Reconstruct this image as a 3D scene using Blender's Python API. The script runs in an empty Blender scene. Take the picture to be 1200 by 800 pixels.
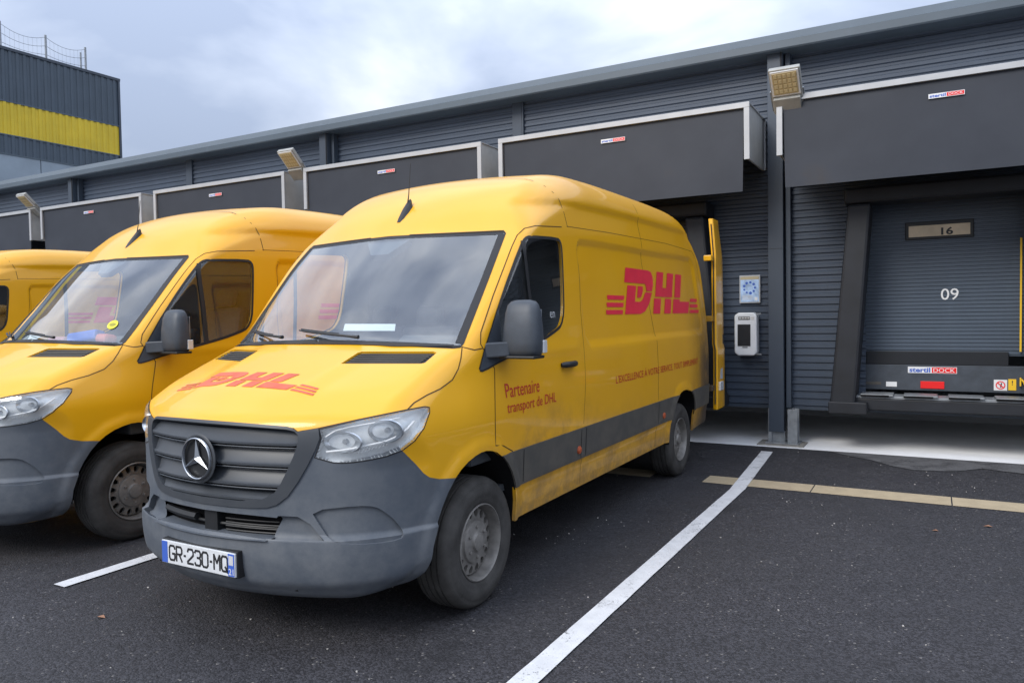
import bpy, bmesh, math, random
import numpy as np
from mathutils import Vector, Matrix
from mathutils.bvhtree import BVHTree
R = math.radians
random.seed(7); rng = np.random.default_rng(7)
S = bpy.context.scene
col = S.collection

# ------------------------------------------------------------------ camera
CH, YAW, PIT, ROL, FPX = 1.5658317, 0.5112293, -0.0339697, -0.0163555, 878.943
def cam_basis():
    f = np.array([-math.sin(YAW)*math.cos(PIT), math.cos(YAW)*math.cos(PIT), math.sin(PIT)])
    r = np.array([math.cos(YAW), math.sin(YAW), 0.]); u = np.cross(r, f)
    c, s = math.cos(ROL), math.sin(ROL)
    return c*r+s*u, -s*r+c*u, f
CR, CU, CF = cam_basis()
cd = bpy.data.cameras.new('camera'); cam = bpy.data.objects.new('camera', cd); col.objects.link(cam)
cam.matrix_world = Matrix(((CR[0], CU[0], -CF[0], 0), (CR[1], CU[1], -CF[1], 0), (CR[2], CU[2], -CF[2], CH), (0, 0, 0, 1)))
cd.sensor_width = 36; cd.lens = FPX/1200*36; cd.clip_start = .05; cd.clip_end = 2000
S.camera = cam

# ------------------------------------------------------------------ world, sun, exposure
SUN_EL, SUN_AZ = R(38), R(200)          # azimuth measured clockwise from +Y: the sun is behind the camera, veiled
w = bpy.data.worlds.new('World'); S.world = w; w.use_nodes = True
nt = w.node_tree; nt.nodes.clear(); N = nt.nodes.new; L = nt.links.new
wo = N('ShaderNodeOutputWorld'); bg = N('ShaderNodeBackground'); L(bg.outputs[0], wo.inputs[0])
sky = N('ShaderNodeTexSky'); sky.sky_type = 'NISHITA'; sky.sun_disc = False
sky.sun_elevation = SUN_EL; sky.sun_rotation = SUN_AZ; sky.air_density = 1.2; sky.dust_density = 2.5
tc = N('ShaderNodeTexCoord')
mp = N('ShaderNodeMapping'); mp.inputs['Scale'].default_value = (1, 1, 2.1); mp.inputs['Location'].default_value = (2.3, .4, .15); mp.inputs['Rotation'].default_value = (0, .25, .5)
L(tc.outputs['Generated'], mp.inputs[0])
n1 = N('ShaderNodeTexNoise'); n1.inputs['Scale'].default_value = 2.6; n1.inputs['Detail'].default_value = 6; n1.inputs['Roughness'].default_value = .48; n1.inputs['Distortion'].default_value = .25
L(mp.outputs[0], n1.inputs['Vector'])
cr = N('ShaderNodeValToRGB'); e = cr.color_ramp
e.elements[0].position = .38; e.elements[0].color = (2.6, 3.1, 4.2, 1)
e.elements[1].position = .63; e.elements[1].color = (6.0, 6.3, 6.9, 1)
m_ = e.elements.new(.5); m_.color = (3.9, 4.4, 5.4, 1)
L(n1.outputs['Fac'], cr.inputs[0])
mx = N('ShaderNodeMix'); mx.data_type = 'RGBA'; mx.inputs[0].default_value = .93
L(sky.outputs[0], mx.inputs[6]); L(cr.outputs[0], mx.inputs[7]); 
sp_ = N('ShaderNodeSeparateXYZ'); L(tc.outputs['Generated'], sp_.inputs[0])
el_ = N('ShaderNodeMapRange'); el_.inputs['From Min'].default_value = 0; el_.inputs['From Max'].default_value = 1; el_.inputs['To Min'].default_value = .66; el_.inputs['To Max'].default_value = 2.3   # overcast sky: the zenith is brightest
L(sp_.outputs['Z'], el_.inputs['Value']); vm = N('ShaderNodeVectorMath'); vm.operation = 'SCALE'; L(mx.outputs[2], vm.inputs[0]); L(el_.outputs[0], vm.inputs['Scale']); L(vm.outputs[0], bg.inputs[0])
bg.inputs[1].default_value = .1
sl = bpy.data.lights.new('sun', 'SUN'); sun = bpy.data.objects.new('sun', sl); col.objects.link(sun)
sl.energy = 1.45; sl.angle = R(25); sl.color = (1, .96, .9)
sdir = Vector((math.sin(SUN_AZ)*math.cos(SUN_EL), math.cos(SUN_AZ)*math.cos(SUN_EL), math.sin(SUN_EL)))
sun.rotation_euler = sdir.to_track_quat('Z', 'Y').to_euler(); sun.location = (0, -5, 20)
S.view_settings.view_transform = 'Standard'; S.view_settings.look = 'None'
S.view_settings.gamma = 1; S.view_settings.use_curve_mapping = False
S.view_settings.exposure = .80
S.render.engine = 'CYCLES'

# ------------------------------------------------------------------ materials
def mat(name, base, rough=.5, metal=0, spec=.5, coat=0, coat_r=.1, bump=0, bscale=60, var=0, vscale=3, coords='Object', emit=None, dirt=None):
    m = bpy.data.materials.new(name); m.use_nodes = True; t = m.node_tree; b = t.nodes['Principled BSDF']
    b.inputs['Base Color'].default_value = (*base, 1); b.inputs['Roughness'].default_value = rough
    b.inputs['Metallic'].default_value = metal; b.inputs['Specular IOR Level'].default_value = spec
    b.inputs['Coat Weight'].default_value = coat; b.inputs['Coat Roughness'].default_value = coat_r
    c = t.nodes.new('ShaderNodeTexCoord'); v = c.outputs[coords]; cout = None
    if var:
        n = t.nodes.new('ShaderNodeTexNoise'); n.inputs['Scale'].default_value = vscale; n.inputs['Detail'].default_value = 7; n.inputs['Roughness'].default_value = .6
        t.links.new(v, n.inputs['Vector'])
        r = t.nodes.new('ShaderNodeValToRGB'); r.color_ramp.elements[0].position = .3; r.color_ramp.elements[1].position = .7
        r.color_ramp.elements[0].color = (*[x*(1-var) for x in base], 1); r.color_ramp.elements[1].color = (*[min(1, x*(1+var)) for x in base], 1)
        t.links.new(n.outputs['Fac'], r.inputs[0]); t.links.new(r.outputs[0], b.inputs['Base Color']); cout = r.outputs[0]
    if dirt: cout = dirt(t, v, cout, b)
    if bump:
        n = t.nodes.new('ShaderNodeTexNoise'); n.inputs['Scale'].default_value = bscale; n.inputs['Detail'].default_value = 4
        t.links.new(v, n.inputs['Vector'])
        bp = t.nodes.new('ShaderNodeBump'); bp.inputs['Strength'].default_value = bump; bp.inputs['Distance'].default_value = .01
        t.links.new(n.outputs['Fac'], bp.inputs['Height']); t.links.new(bp.outputs[0], b.inputs['Normal'])
    if emit:
        b.inputs['Emission Color'].default_value = (*emit[0], 1); b.inputs['Emission Strength'].default_value = emit[1]
    return m
def nmath(t, op, a, b=None, clamp=False):
    n = t.nodes.new('ShaderNodeMath'); n.operation = op; n.use_clamp = clamp
    for i, x in enumerate((a, b)):
        if x is None: continue
        if isinstance(x, (int, float)): n.inputs[i].default_value = x
        else: t.links.new(x, n.inputs[i])
    return n.outputs[0]
def nmap(t, x, a, b, c=0, d=1):
    n = t.nodes.new('ShaderNodeMapRange'); n.interpolation_type = 'SMOOTHSTEP'
    n.inputs['From Min'].default_value = a; n.inputs['From Max'].default_value = b; n.inputs['To Min'].default_value = c; n.inputs['To Max'].default_value = d
    t.links.new(x, n.inputs['Value']); return n.outputs[0]
def nmix(t, f, a, b):
    n = t.nodes.new('ShaderNodeMix'); n.data_type = 'RGBA'; t.links.new(f, n.inputs[0])
    for i, x in ((6, a), (7, b)):
        if isinstance(x, tuple): n.inputs[i].default_value = (*x, 1)
        else: t.links.new(x, n.inputs[i])
    return n.outputs[2]
def nnoise(t, v, sc, det=6, rough=.6, stretch=None):
    if stretch:
        m = t.nodes.new('ShaderNodeMapping'); m.inputs['Scale'].default_value = stretch; t.links.new(v, m.inputs[0]); v = m.outputs[0]
    n = t.nodes.new('ShaderNodeTexNoise'); n.inputs['Scale'].default_value = sc; n.inputs['Detail'].default_value = det; n.inputs['Roughness'].default_value = rough
    t.links.new(v, n.inputs['Vector']); return n.outputs['Fac']

YEL = (.79, .398, .004)
def paint_dirt(t, v, c, b):
    sx = t.nodes.new('ShaderNodeSeparateXYZ'); t.links.new(v, sx.inputs[0])
    Y, Z = sx.outputs['Y'], sx.outputs['Z']
    nz = nnoise(t, v, 2.2, 8, .65); fine = nnoise(t, v, 14, 6, .7)
    # road film thrown up by the wheels: low down, patchy
    low = nmath(t, 'MAXIMUM', nmap(t, Z, 1.0, .42), nmath(t, 'MULTIPLY', nmath(t, 'MULTIPLY', nmap(t, Y, 1.15, 1.5), nmap(t, Y, 2.9, 2.0)), nmap(t, Z, 1.12, .82, 0, .8)), True)
    k = nmath(t, 'MULTIPLY', low, nmap(t, nz, .36, .66), True)
    k = nmath(t, 'MULTIPLY', k, nmap(t, fine, .2, .6, .45, .85), True)
    sill = nmath(t, 'MULTIPLY', nmap(t, Z, .62, .40), nmap(t, fine, .25, .7, .3, .85), True)
    k = nmath(t, 'MAXIMUM', k, sill, True)
    k = nmath(t, 'MULTIPLY', k, .95)
    # soot at the rear corner
    rear = nmath(t, 'MULTIPLY', nmap(t, Y, 4.75, 5.55), nmap(t, Z, 2.0, 1.0), True)
    rear = nmath(t, 'MULTIPLY', rear, nmap(t, nz, .2, .55, .35, .95), True)
    c0 = nmix(t, nmap(t, nnoise(t, v, .9, 3), .35, .65), YEL, (YEL[0]*.96, YEL[1]*.94, YEL[2]))
    c1 = nmix(t, k, c0, (.19, .125, .065))
    c2 = nmix(t, rear, c1, (.045, .036, .03))
    t.links.new(c2, b.inputs['Base Color'])
    rr = nmath(t, 'MAXIMUM', k, rear, True)
    ro = t.nodes.new('ShaderNodeMapRange'); t.links.new(rr, ro.inputs['Value']); ro.inputs['To Min'].default_value = .38; ro.inputs['To Max'].default_value = .8
    t.links.new(ro.outputs[0], b.inputs['Roughness'])
    co = t.nodes.new('ShaderNodeMapRange'); t.links.new(rr, co.inputs['Value']); co.inputs['To Min'].default_value = .4; co.inputs['To Max'].default_value = .0
    t.links.new(co.outputs[0], b.inputs['Coat Weight'])
    return c2
def plastic_dirt(base, dust):
    def f(t, v, c, b):
        nz = nnoise(t, v, 5, 8, .7); fine = nnoise(t, v, 45, 5, .8)
        sx = t.nodes.new('ShaderNodeSeparateXYZ'); t.links.new(v, sx.inputs[0]); Z = sx.outputs['Z']
        k = nmath(t, 'MULTIPLY', nmap(t, nz, .3, .7, .1, .75), nmap(t, Z, 1.1, .35, .35, 1.0), True)
        spots = nmath(t, 'GREATER_THAN', fine, .71)
        c1 = nmix(t, k, base, dust)
        sp = nmath(t, 'MULTIPLY', spots, .45)
        c2 = nmix(t, sp, c1, (.03, .03, .03))
        t.links.new(c2, b.inputs['Base Color']); return c2
    return f
M = {}
M['paint'] = mat('yellow paint', YEL, .38, 0, .45, .4, .05, dirt=paint_dirt)
M['paintin'] = mat('yellow paint of the open door', YEL, .35, coat=.4, var=.10, vscale=6)
M['bumper'] = mat('grey bumper plastic', (.10, .125, .16), .55, 0, .4, bump=.05, bscale=220, dirt=plastic_dirt((.066, .080, .102), (.150, .160, .172)))
M['grille'] = mat('grille plastic', (.06, .072, .088), .45, 0, .5, dirt=plastic_dirt((.034, .040, .049), (.062, .067, .074)))
M['mould'] = mat('side moulding plastic', (.06, .06, .06), .6, dirt=plastic_dirt((.058, .056, .052), (.135, .118, .095)))
M['black'] = mat('black plastic', (.012, .013, .015), .5, var=.25, vscale=12)
M['mirror'] = mat('mirror plastic', (.045, .055, .070), .5, bump=.05, bscale=300, var=.2, vscale=9)
M['liner'] = mat('dark cavity', (.010, .010, .011), .9, spec=.1)
M['trim'] = mat('cab trim', (.055, .062, .07), .8, var=.15, vscale=5)
M['seat'] = mat('seat fabric', (.035, .038, .045), .9, bump=.2, bscale=300, var=.25, vscale=30)
M['tyre'] = mat('tyre rubber', (.05, .048, .046), .75, spec=.3, bump=.15, bscale=90, var=.35, vscale=9)
M['rim'] = mat('steel rim', (.21, .20, .188), .5, .35, var=.3, vscale=14)
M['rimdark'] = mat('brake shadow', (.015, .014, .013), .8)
M['chrome'] = mat('chrome', (.46, .49, .53), .28, 1)
M['silver'] = mat('lamp reflector', (.86, .88, .90), .25, .45)
M['lampwhite'] = mat('lamp housing', (.62, .65, .68), .35, .3, var=.1, vscale=30)
M['white'] = mat('white plastic', (.72, .73, .74), .4, var=.05, vscale=8)
M['plate'] = mat('plate reflective white', (.62, .64, .66), .4, var=.1, vscale=30)
M['ink'] = mat('plate ink', (.02, .02, .022), .5)
M['blue'] = mat('plate blue', (.05, .12, .48), .4)
M['red'] = mat('logo red', (.82, .026, .058), .45, coat=.3, var=.06, vscale=6)
M['redfade'] = mat('logo red worn by the road', (.60, .11, .055), .6, var=.22, vscale=10)
M['text'] = mat('red lettering', (.50, .02, .02), .5)
M['orange'] = mat('orange marker lens', (.42, .085, .03), .4, var=.2, vscale=40)
M['seam'] = mat('panel gap', (.055, .028, .006), .8)
M['seal'] = mat('rubber seal', (.012, .012, .014), .6)
M['alu'] = mat('white aluminium', (.42, .43, .445), .45, .2, var=.08, vscale=4)
M['alupanel'] = mat('grey shelter panel', (.44, .45, .45), .55, .1, var=.1, vscale=5, bump=.03, bscale=40)
def curtain_stain(t, v, c, b):
    nz = nnoise(t, v, 1.3, 6, .6); f2 = nnoise(t, v, 6, 6, .7)
    c1 = nmix(t, nmap(t, nz, .3, .7), (.022, .027, .039), (.031, .037, .051))
    k = nmath(t, 'MULTIPLY', nmap(t, nz, .58, .74), nmap(t, f2, .3, .7, .2, .7), True)
    c2 = nmix(t, k, c1, (.045, .036, .03)); t.links.new(c2, b.inputs['Base Color']); return c2
M['curtain'] = mat('dark curtain sheet', (.03, .03, .035), .55, spec=.4, dirt=curtain_stain, bump=.06, bscale=3)
M['pad'] = mat('black shelter pad', (.009, .011, .016), .6, var=.3, vscale=4, bump=.15, bscale=8)
def clad(name, base):
    def f(t, v, c, b):
        nz = nnoise(t, v, .7, 8, .6); st = nnoise(t, v, 3, 6, .7, (1, 1, .15))
        c1 = nmix(t, nmap(t, nz, .3, .7), tuple(x*.92 for x in base), tuple(x*1.08 for x in base))
        k = nmath(t, 'MULTIPLY', nmap(t, st, .5, .8), .3)
        c2 = nmix(t, k, c1, tuple(x*1.5+.01 for x in base)); t.links.new(c2, b.inputs['Base Color']); return c2
    return mat(name, base, .42, .0, .5, dirt=f)
M['clad'] = clad('anthracite cladding', (.046, .062, .090))
M['leaf'] = clad('grey door leaf', (.068, .090, .122))
M['col'] = clad('anthracite steel', (.040, .054, .076))
M['fascia'] = clad('grey fascia', (.075, .100, .125))
M['galv'] = mat('galvanised steel', (.28, .30, .32), .5, .6, var=.2, vscale=15)
M['conc'] = mat('pale concrete slab', (.80, .81, .82), .8, var=.08, vscale=2.5, bump=.1, bscale=40)
M['conc2'] = mat('concrete base', (.22, .21, .19), .9, var=.25, vscale=14, bump=.3, bscale=60)
M['redrefl'] = mat('red reflector', (.75, .012, .012), .35)
M['yellowsign'] = mat('yellow sign', (.8, .5, .02), .5)
M['lamplens'] = mat('lamp lens', (.50, .40, .22), .35, var=.12, vscale=20)
M['lampgrey'] = mat('floodlight housing', (.33, .33, .31), .5, .2, var=.12, vscale=12)
def glass(name, tint, gl, rough=.02, dust=0):
    m = bpy.data.materials.new(name); m.use_nodes = True; t = m.node_tree; t.nodes.clear()
    o = t.nodes.new('ShaderNodeOutputMaterial'); tr = t.nodes.new('ShaderNodeBsdfTransparent'); g = t.nodes.new('ShaderNodeBsdfGlossy')
    tr.inputs[0].default_value = (*tint, 1); g.inputs['Roughness'].default_value = rough; g.inputs[0].default_value = (.95, .97, 1, 1)
    geo = t.nodes.new('ShaderNodeNewGeometry'); dt = t.nodes.new('ShaderNodeVectorMath'); dt.operation = 'DOT_PRODUCT'; t.links.new(geo.outputs['Normal'], dt.inputs[0]); t.links.new(geo.outputs['Incoming'], dt.inputs[1])
    ab = nmath(t, 'ABSOLUTE', dt.outputs['Value']); sch = nmath(t, 'ADD', nmath(t, 'MULTIPLY', nmath(t, 'POWER', nmath(t, 'SUBTRACT', 1.0, ab, True), 5.0), .93), .045)   # thin pane, same from both sides
    ma = t.nodes.new('ShaderNodeMath'); ma.operation = 'MULTIPLY_ADD'; ma.use_clamp = True; ma.inputs[1].default_value = gl[0]; ma.inputs[2].default_value = gl[1]
    t.links.new(sch, ma.inputs[0])
    mix = t.nodes.new('ShaderNodeMixShader'); t.links.new(ma.outputs[0], mix.inputs[0]); t.links.new(tr.outputs[0], mix.inputs[1]); t.links.new(g.outputs[0], mix.inputs[2])
    last = mix.outputs[0]
    if dust:  # pale diffuse veil: some dust, mostly haze and brightness painted into the glass
        d = t.nodes.new('ShaderNodeBsdfDiffuse'); d.inputs[0].default_value = (.5, .53, .56, 1) if name != 'headlight lens' else (.85, .88, .9, 1)  # whiter veil on the headlight lens, painted in to brighten it
        c = t.nodes.new('ShaderNodeTexCoord'); f = nnoise(t, c.outputs['Object'], 3.0, 6, .6)
        k = nmath(t, 'MULTIPLY', nmap(t, f, .3, .75, .35, 1.0), dust)
        m2 = t.nodes.new('ShaderNodeMixShader'); t.links.new(k, m2.inputs[0]); t.links.new(last, m2.inputs[1]); t.links.new(d.outputs[0], m2.inputs[2]); last = m2.outputs[0]
    t.links.new(last, o.inputs[0]); return m
M['windscreen'] = glass('windscreen glass', (.86, .92, .92), (1.6, .085), .03, .125)
M['sideglass'] = glass('side window glass', (.86, .88, .86), (1.9, .03), .01, .02)
M['lens'] = glass('headlight lens', (.98, .99, .99), (1.2, .02), .04, .16)

# asphalt
m = mat('asphalt', (.03, .03, .033), .8); t = m.node_tree; b = t.nodes['Principled BSDF']; c = t.nodes.new('ShaderNodeTexCoord'); v = c.outputs['Object']
vo = t.nodes.new('ShaderNodeTexVoronoi'); vo.inputs['Scale'].default_value = 105; t.links.new(v, vo.inputs['Vector'])
sx = t.nodes.new('ShaderNodeSeparateXYZ'); t.links.new(vo.outputs['Color'], sx.inputs[0])
c0 = nmix(t, nmap(t, sx.outputs['X'], .1, .95), (.013, .0125, .015), (.050, .049, .057))
light = nmath(t, 'GREATER_THAN', sx.outputs['Y'], .991)
c1 = nmix(t, nmath(t, 'MULTIPLY', light, .6), c0, (.24, .225, .21))
big = nnoise(t, v, .55, 6, .6)
c2 = nmix(t, nmap(t, big, .35, .7, 0, .5), c1, (.020, .020, .023))
pale = nmath(t, 'MULTIPLY', nmap(t, nnoise(t, v, 1.7, 7, .7), .56, .75), .30)
c3 = nmix(t, pale, c2, (.062, .061, .066))
sy_ = t.nodes.new('ShaderNodeSeparateXYZ'); t.links.new(v, sy_.inputs[0])
oil = nmath(t, 'MULTIPLY', nmap(t, nnoise(t, v, 1.1, 5, .55, (1, .55, 1)), .60, .72), .6)
c3 = nmix(t, oil, c3, (.011, .011, .013))
t.links.new(c3, b.inputs['Base Color'])
rr = nmap(t, nnoise(t, v, 2.5, 6, .7), .3, .7, .62, .85); t.links.new(rr, b.inputs['Roughness'])
bp = t.nodes.new('ShaderNodeBump'); bp.inputs['Strength'].default_value = .75; bp.inputs['Distance'].default_value = .005
hh = nmath(t, 'ADD', nmath(t, 'MULTIPLY', vo.outputs['Distance'], -1.0), nmath(t, 'MULTIPLY', nnoise(t, v, 60, 5, .7), 1.2))
t.links.new(hh, bp.inputs['Height']); t.links.new(bp.outputs[0], b.inputs['Normal'])
M['asphalt'] = m
# road paint, worn
def worn(name, base, under, thr):
    m = mat(name, base, .65); t = m.node_tree; b = t.nodes['Principled BSDF']; c = t.nodes.new('ShaderNodeTexCoord'); v = c.outputs['Object']
    f = nnoise(t, v, 70, 6, .8); g = nnoise(t, v, 5, 5, .6)
    k = nmap(t, nmath(t, 'ADD', f, nmath(t, 'MULTIPLY', g, .6)), thr, thr+.14)
    c1 = nmix(t, nmap(t, nnoise(t, v, 9, 6), .3, .7), tuple(x*.85 for x in base), base)
    c2 = nmix(t, k, c1, under); t.links.new(c2, b.inputs['Base Color'])
    bp = t.nodes.new('ShaderNodeBump'); bp.inputs['Strength'].default_value = .4; bp.inputs['Distance'].default_value = .004
    t.links.new(f, bp.inputs['Height']); t.links.new(bp.outputs[0], b.inputs['Normal']); return m
M['line'] = worn('white road paint', (.66, .67, .69), (.12, .12, .125), .88)
M['strip'] = worn('beige concrete channel', (.44, .36, .24), (.2, .16, .11), .93)
M['dust'] = worn('cement dust on asphalt', (.115, .115, .12), (.04, .04, .043), .78)
M['tar'] = mat('fresh bitumen', (.012, .012, .014), .55, bump=.3, bscale=60)

# ------------------------------------------------------------------ generic object helpers
def link(o, parent=None):
    col.objects.link(o)
    if parent is not None: o.parent = parent
    return o
def tag(o, label=None, cat=None, group=None, kind=None):
    if label: o['label'] = label
    if cat: o['category'] = cat
    if group: o['group'] = group
    if kind: o['kind'] = kind
    return o
def thing(name, loc=(0, 0, 0), label=None, cat=None, group=None, rz=0):
    o = bpy.data.objects.new(name, None); o.location = loc; o.rotation_euler = (0, 0, rz); o.empty_display_size = .2
    col.objects.link(o); return tag(o, label, cat, group)
def obj(name, verts, faces, m, parent=None, smooth=False, normals=None, bevel=0):
    me = bpy.data.meshes.new(name); me.from_pydata([tuple(map(float, q)) for q in verts], [], [list(map(int, f)) for f in faces])
    for mm in (m if isinstance(m, (list, tuple)) else [m]): me.materials.append(mm)
    if smooth: me.polygons.foreach_set('use_smooth', [True]*len(me.polygons))
    if normals is not None: me.normals_split_custom_set_from_vertices([tuple(map(float, n)) for n in normals])
    o = bpy.data.objects.new(name, me); link(o, parent)
    if bevel:
        md = o.modifiers.new('bevel', 'BEVEL'); md.width = bevel; md.segments = 2; md.limit_method = 'ANGLE'; md.angle_limit = R(35)
        md.harden_normals = False
    return o
class MB:
    """collects pieces of one mesh"""
    def __init__(s): s.v = []; s.f = []
    def add(s, v, f):
        n = len(s.v); s.v += [tuple(x) for x in v]; s.f += [[i+n for i in q] for q in f]; return s
    def box(s, x0, x1, y0, y1, z0, z1):
        return s.add([(x0, y0, z0), (x1, y0, z0), (x1, y1, z0), (x0, y1, z0), (x0, y0, z1), (x1, y0, z1), (x1, y1, z1), (x0, y1, z1)],
                     [(0, 3, 2, 1), (4, 5, 6, 7), (0, 1, 5, 4), (1, 2, 6, 5), (2, 3, 7, 6), (3, 0, 4, 7)])
    def obox(s, c, ax, ay, az):      # centre and three half-axis vectors
        c, ax, ay, az = map(np.array, (c, ax, ay, az)); v = []
        for k in (-1, 1):
            for i, j in ((-1, -1), (1, -1), (1, 1), (-1, 1)): v.append(tuple(c+i*ax+j*ay+k*az))
        return s.add(v, [(0, 3, 2, 1), (4, 5, 6, 7), (0, 1, 5, 4), (1, 2, 6, 5), (2, 3, 7, 6), (3, 0, 4, 7)])
    def prism(s, poly, d, o=None):   # poly: list of 3D points; d: extrusion vector
        n = len(poly); p = [tuple(q) for q in poly]; q = [tuple(np.array(a)+np.array(d)) for a in poly]
        return s.add(p+q, [list(range(n))[::-1], [n+i for i in range(n)]]+[[i, (i+1) % n, n+(i+1) % n, n+i] for i in range(n)])
    def tube(s, pts, r, n=8, cap=True):
        pts = [np.array(p, float) for p in pts]; rs = r if hasattr(r, '__len__') else [r]*len(pts); V = []; F = []
        up = None
        for i, p in enumerate(pts):
            d = pts[min(i+1, len(pts)-1)]-pts[max(i-1, 0)]; d = d/np.linalg.norm(d)
            if up is None: up = np.array([0, 0, 1.]) if abs(d[2]) < .9 else np.array([1., 0, 0])
            a = np.cross(d, up); a /= np.linalg.norm(a); bb = np.cross(d, a); up = -bb if np.dot(-bb, up) > 0 else bb
            for k in range(n):
                th = 2*math.pi*k/n; V.append(p+rs[i]*(math.cos(th)*a+math.sin(th)*bb))
        for i in range(len(pts)-1):
            for k in range(n):
                F.append([i*n+k, i*n+(k+1) % n, (i+1)*n+(k+1) % n, (i+1)*n+k])
        if cap: F += [list(range(n))[::-1], [(len(pts)-1)*n+k for k in range(n)]]
        return s.add(V, F)
    def lathe(s, prof, c, axis='x', n=48, sgn=1):   # prof: list of (axial, radius)
        V = []; F = []
        for a, r in prof:
            for k in range(n):
                th = 2*math.pi*k/n; u, w_ = r*math.cos(th), r*math.sin(th)
                V.append((c[0]+sgn*a, c[1]+u, c[2]+w_) if axis == 'x' else ((c[0]+u, c[1]+sgn*a, c[2]+w_) if axis == 'y' else (c[0]+u, c[1]+w_, c[2]+sgn*a)))
        for i in range(len(prof)-1):
            for k in range(n): F.append([i*n+k, i*n+(k+1) % n, (i+1)*n+(k+1) % n, (i+1)*n+k])
        return s.add(V, F)
    def build(s, name, m, parent=None, smooth=False, bevel=0, fix=True, split=None):
        me = bpy.data.meshes.new(name); me.from_pydata([tuple(map(float, q)) for q in s.v], [], s.f)
        if fix:
            bm = bmesh.new(); bm.from_mesh(me); bmesh.ops.recalc_face_normals(bm, faces=bm.faces); bm.to_mesh(me); bm.free()
        me.materials.append(m)
        if smooth:
            me.polygons.foreach_set('use_smooth', [True]*len(me.polygons)); me.set_sharp_from_angle(angle=R(split or 35))
        o = bpy.data.objects.new(name, me); link(o, parent)
        if bevel:
            md = o.modifiers.new('bevel', 'BEVEL'); md.width = bevel; md.segments = 2; md.limit_method = 'ANGLE'; md.angle_limit = R(35)
        return o
def text_mesh(s, size=1.0, xs=1.0, bold=0.0, shear=0.0, spacing=1.0):
    """2D triangles of a text, baseline at 0, left at 0; returns verts (n,2) and faces"""
    cu = bpy.data.curves.new('t', 'FONT'); cu.body = s; cu.size = size; cu.offset = bold; cu.shear = shear; cu.space_character = spacing; cu.resolution_u = 3
    o = bpy.data.objects.new('t', cu); col.objects.link(o); bpy.context.view_layer.update()
    dg = bpy.context.evaluated_depsgraph_get(); me = bpy.data.meshes.new_from_object(o.evaluated_get(dg))
    V = np.array([(q.co.x*xs, q.co.y) for q in me.vertices]); F = [list(p.vertices) for p in me.polygons]
    bpy.data.objects.remove(o); bpy.data.curves.remove(cu); bpy.data.meshes.remove(me)
    if len(V): V[:, 0] -= V[:, 0].min()
    return V, F
def fit(V, x0, x1, y0, y1):
    a, b_ = V.min(0), V.max(0); return (V-a)/(b_-a)*np.array([x1-x0, y1-y0])+np.array([x0, y0])

# =================================================================== VAN BODY SURFACE
# local frame: x to the van's left, y from the nose to the tail, z up, metres
def catmull(P, n):
    P = np.array(P, float); out = []; Q = np.vstack([2*P[0]-P[1], P, 2*P[-1]-P[-2]])
    for i in range(1, len(Q)-2):
        p0, p1, p2, p3 = Q[i-1:i+3]
        t0 = 0; t1 = t0+np.linalg.norm(p1-p0)**.5; t2 = t1+np.linalg.norm(p2-p1)**.5; t3 = t2+np.linalg.norm(p3-p2)**.5
        k = max(2, int(n*np.linalg.norm(p2-p1)))
        for t in np.linspace(t1, t2, k, endpoint=False):
            A1 = (t1-t)/(t1-t0)*p0+(t-t0)/(t1-t0)*p1; A2 = (t2-t)/(t2-t1)*p1+(t-t1)/(t2-t1)*p2; A3 = (t3-t)/(t3-t2)*p2+(t-t2)/(t3-t2)*p3
            B1 = (t2-t)/(t2-t0)*A1+(t-t0)/(t2-t0)*A2; B2 = (t3-t)/(t3-t1)*A2+(t-t1)/(t3-t1)*A3
            out.append((t2-t)/(t2-t1)*B1+(t-t1)/(t2-t1)*B2)
    out.append(P[-1]); return np.array(out)
PROF = [(.45, .25), (.22, .245), (.09, .265), (.03, .33), (.008, .42), (.004, .52), (.012, .62), (.015, .75), (.018, .90), (.026, 1.02), (.040, 1.070), (.068, 1.105), (.14, 1.148),
        (.25, 1.205), (.45, 1.285), (.65, 1.362), (.80, 1.425), (1.0, 1.625), (1.25, 1.872), (1.50, 2.105), (1.66, 2.265), (1.80, 2.375), (1.98, 2.475), (2.2, 2.55), (2.5, 2.60),
        (3.0, 2.622), (3.8, 2.63), (4.6, 2.628), (5.0, 2.615), (5.25, 2.575), (5.42, 2.50), (5.53, 2.39), (5.61, 2.2), (5.70, 1.9), (5.77, 1.5), (5.80, 1.1), (5.81, .6), (5.80, .40)]
prof = catmull(PROF, 45)
closed = np.vstack([prof, [(5.75, .30), (3, .29), (1, .27)]])
GX = np.linspace(-.6, 6.4, 421); GZ = np.linspace(-.1, 3.0, 187)
def seg_sdf(poly, X, Z, close=True):
    P = np.array(poly, float); Q = np.roll(P, -1, 0)
    if not close: P, Q = P[:-1], Q[:-1]
    d2 = np.full(X.shape, 1e9); ins = np.zeros(X.shape, bool)
    for a, b_ in zip(P, Q):
        e_ = b_-a; wx, wz = X-a[0], Z-a[1]; L2 = (e_**2).sum()+1e-15
        t = np.clip((wx*e_[0]+wz*e_[1])/L2, 0, 1)
        d2 = np.minimum(d2, (wx-t*e_[0])**2+(wz-t*e_[1])**2)
        c_ = ((a[1] > Z) != (b_[1] > Z)); xx = a[0]+(Z-a[1])*(b_[0]-a[0])/(b_[1]-a[1]+1e-15)
        ins ^= c_ & (X < xx)
    d = np.sqrt(d2); return np.where(ins, -d, d) if close else d
gx, gz = np.meshgrid(GX, GZ, indexing='ij')
SD = seg_sdf(closed, gx, gz)
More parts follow.
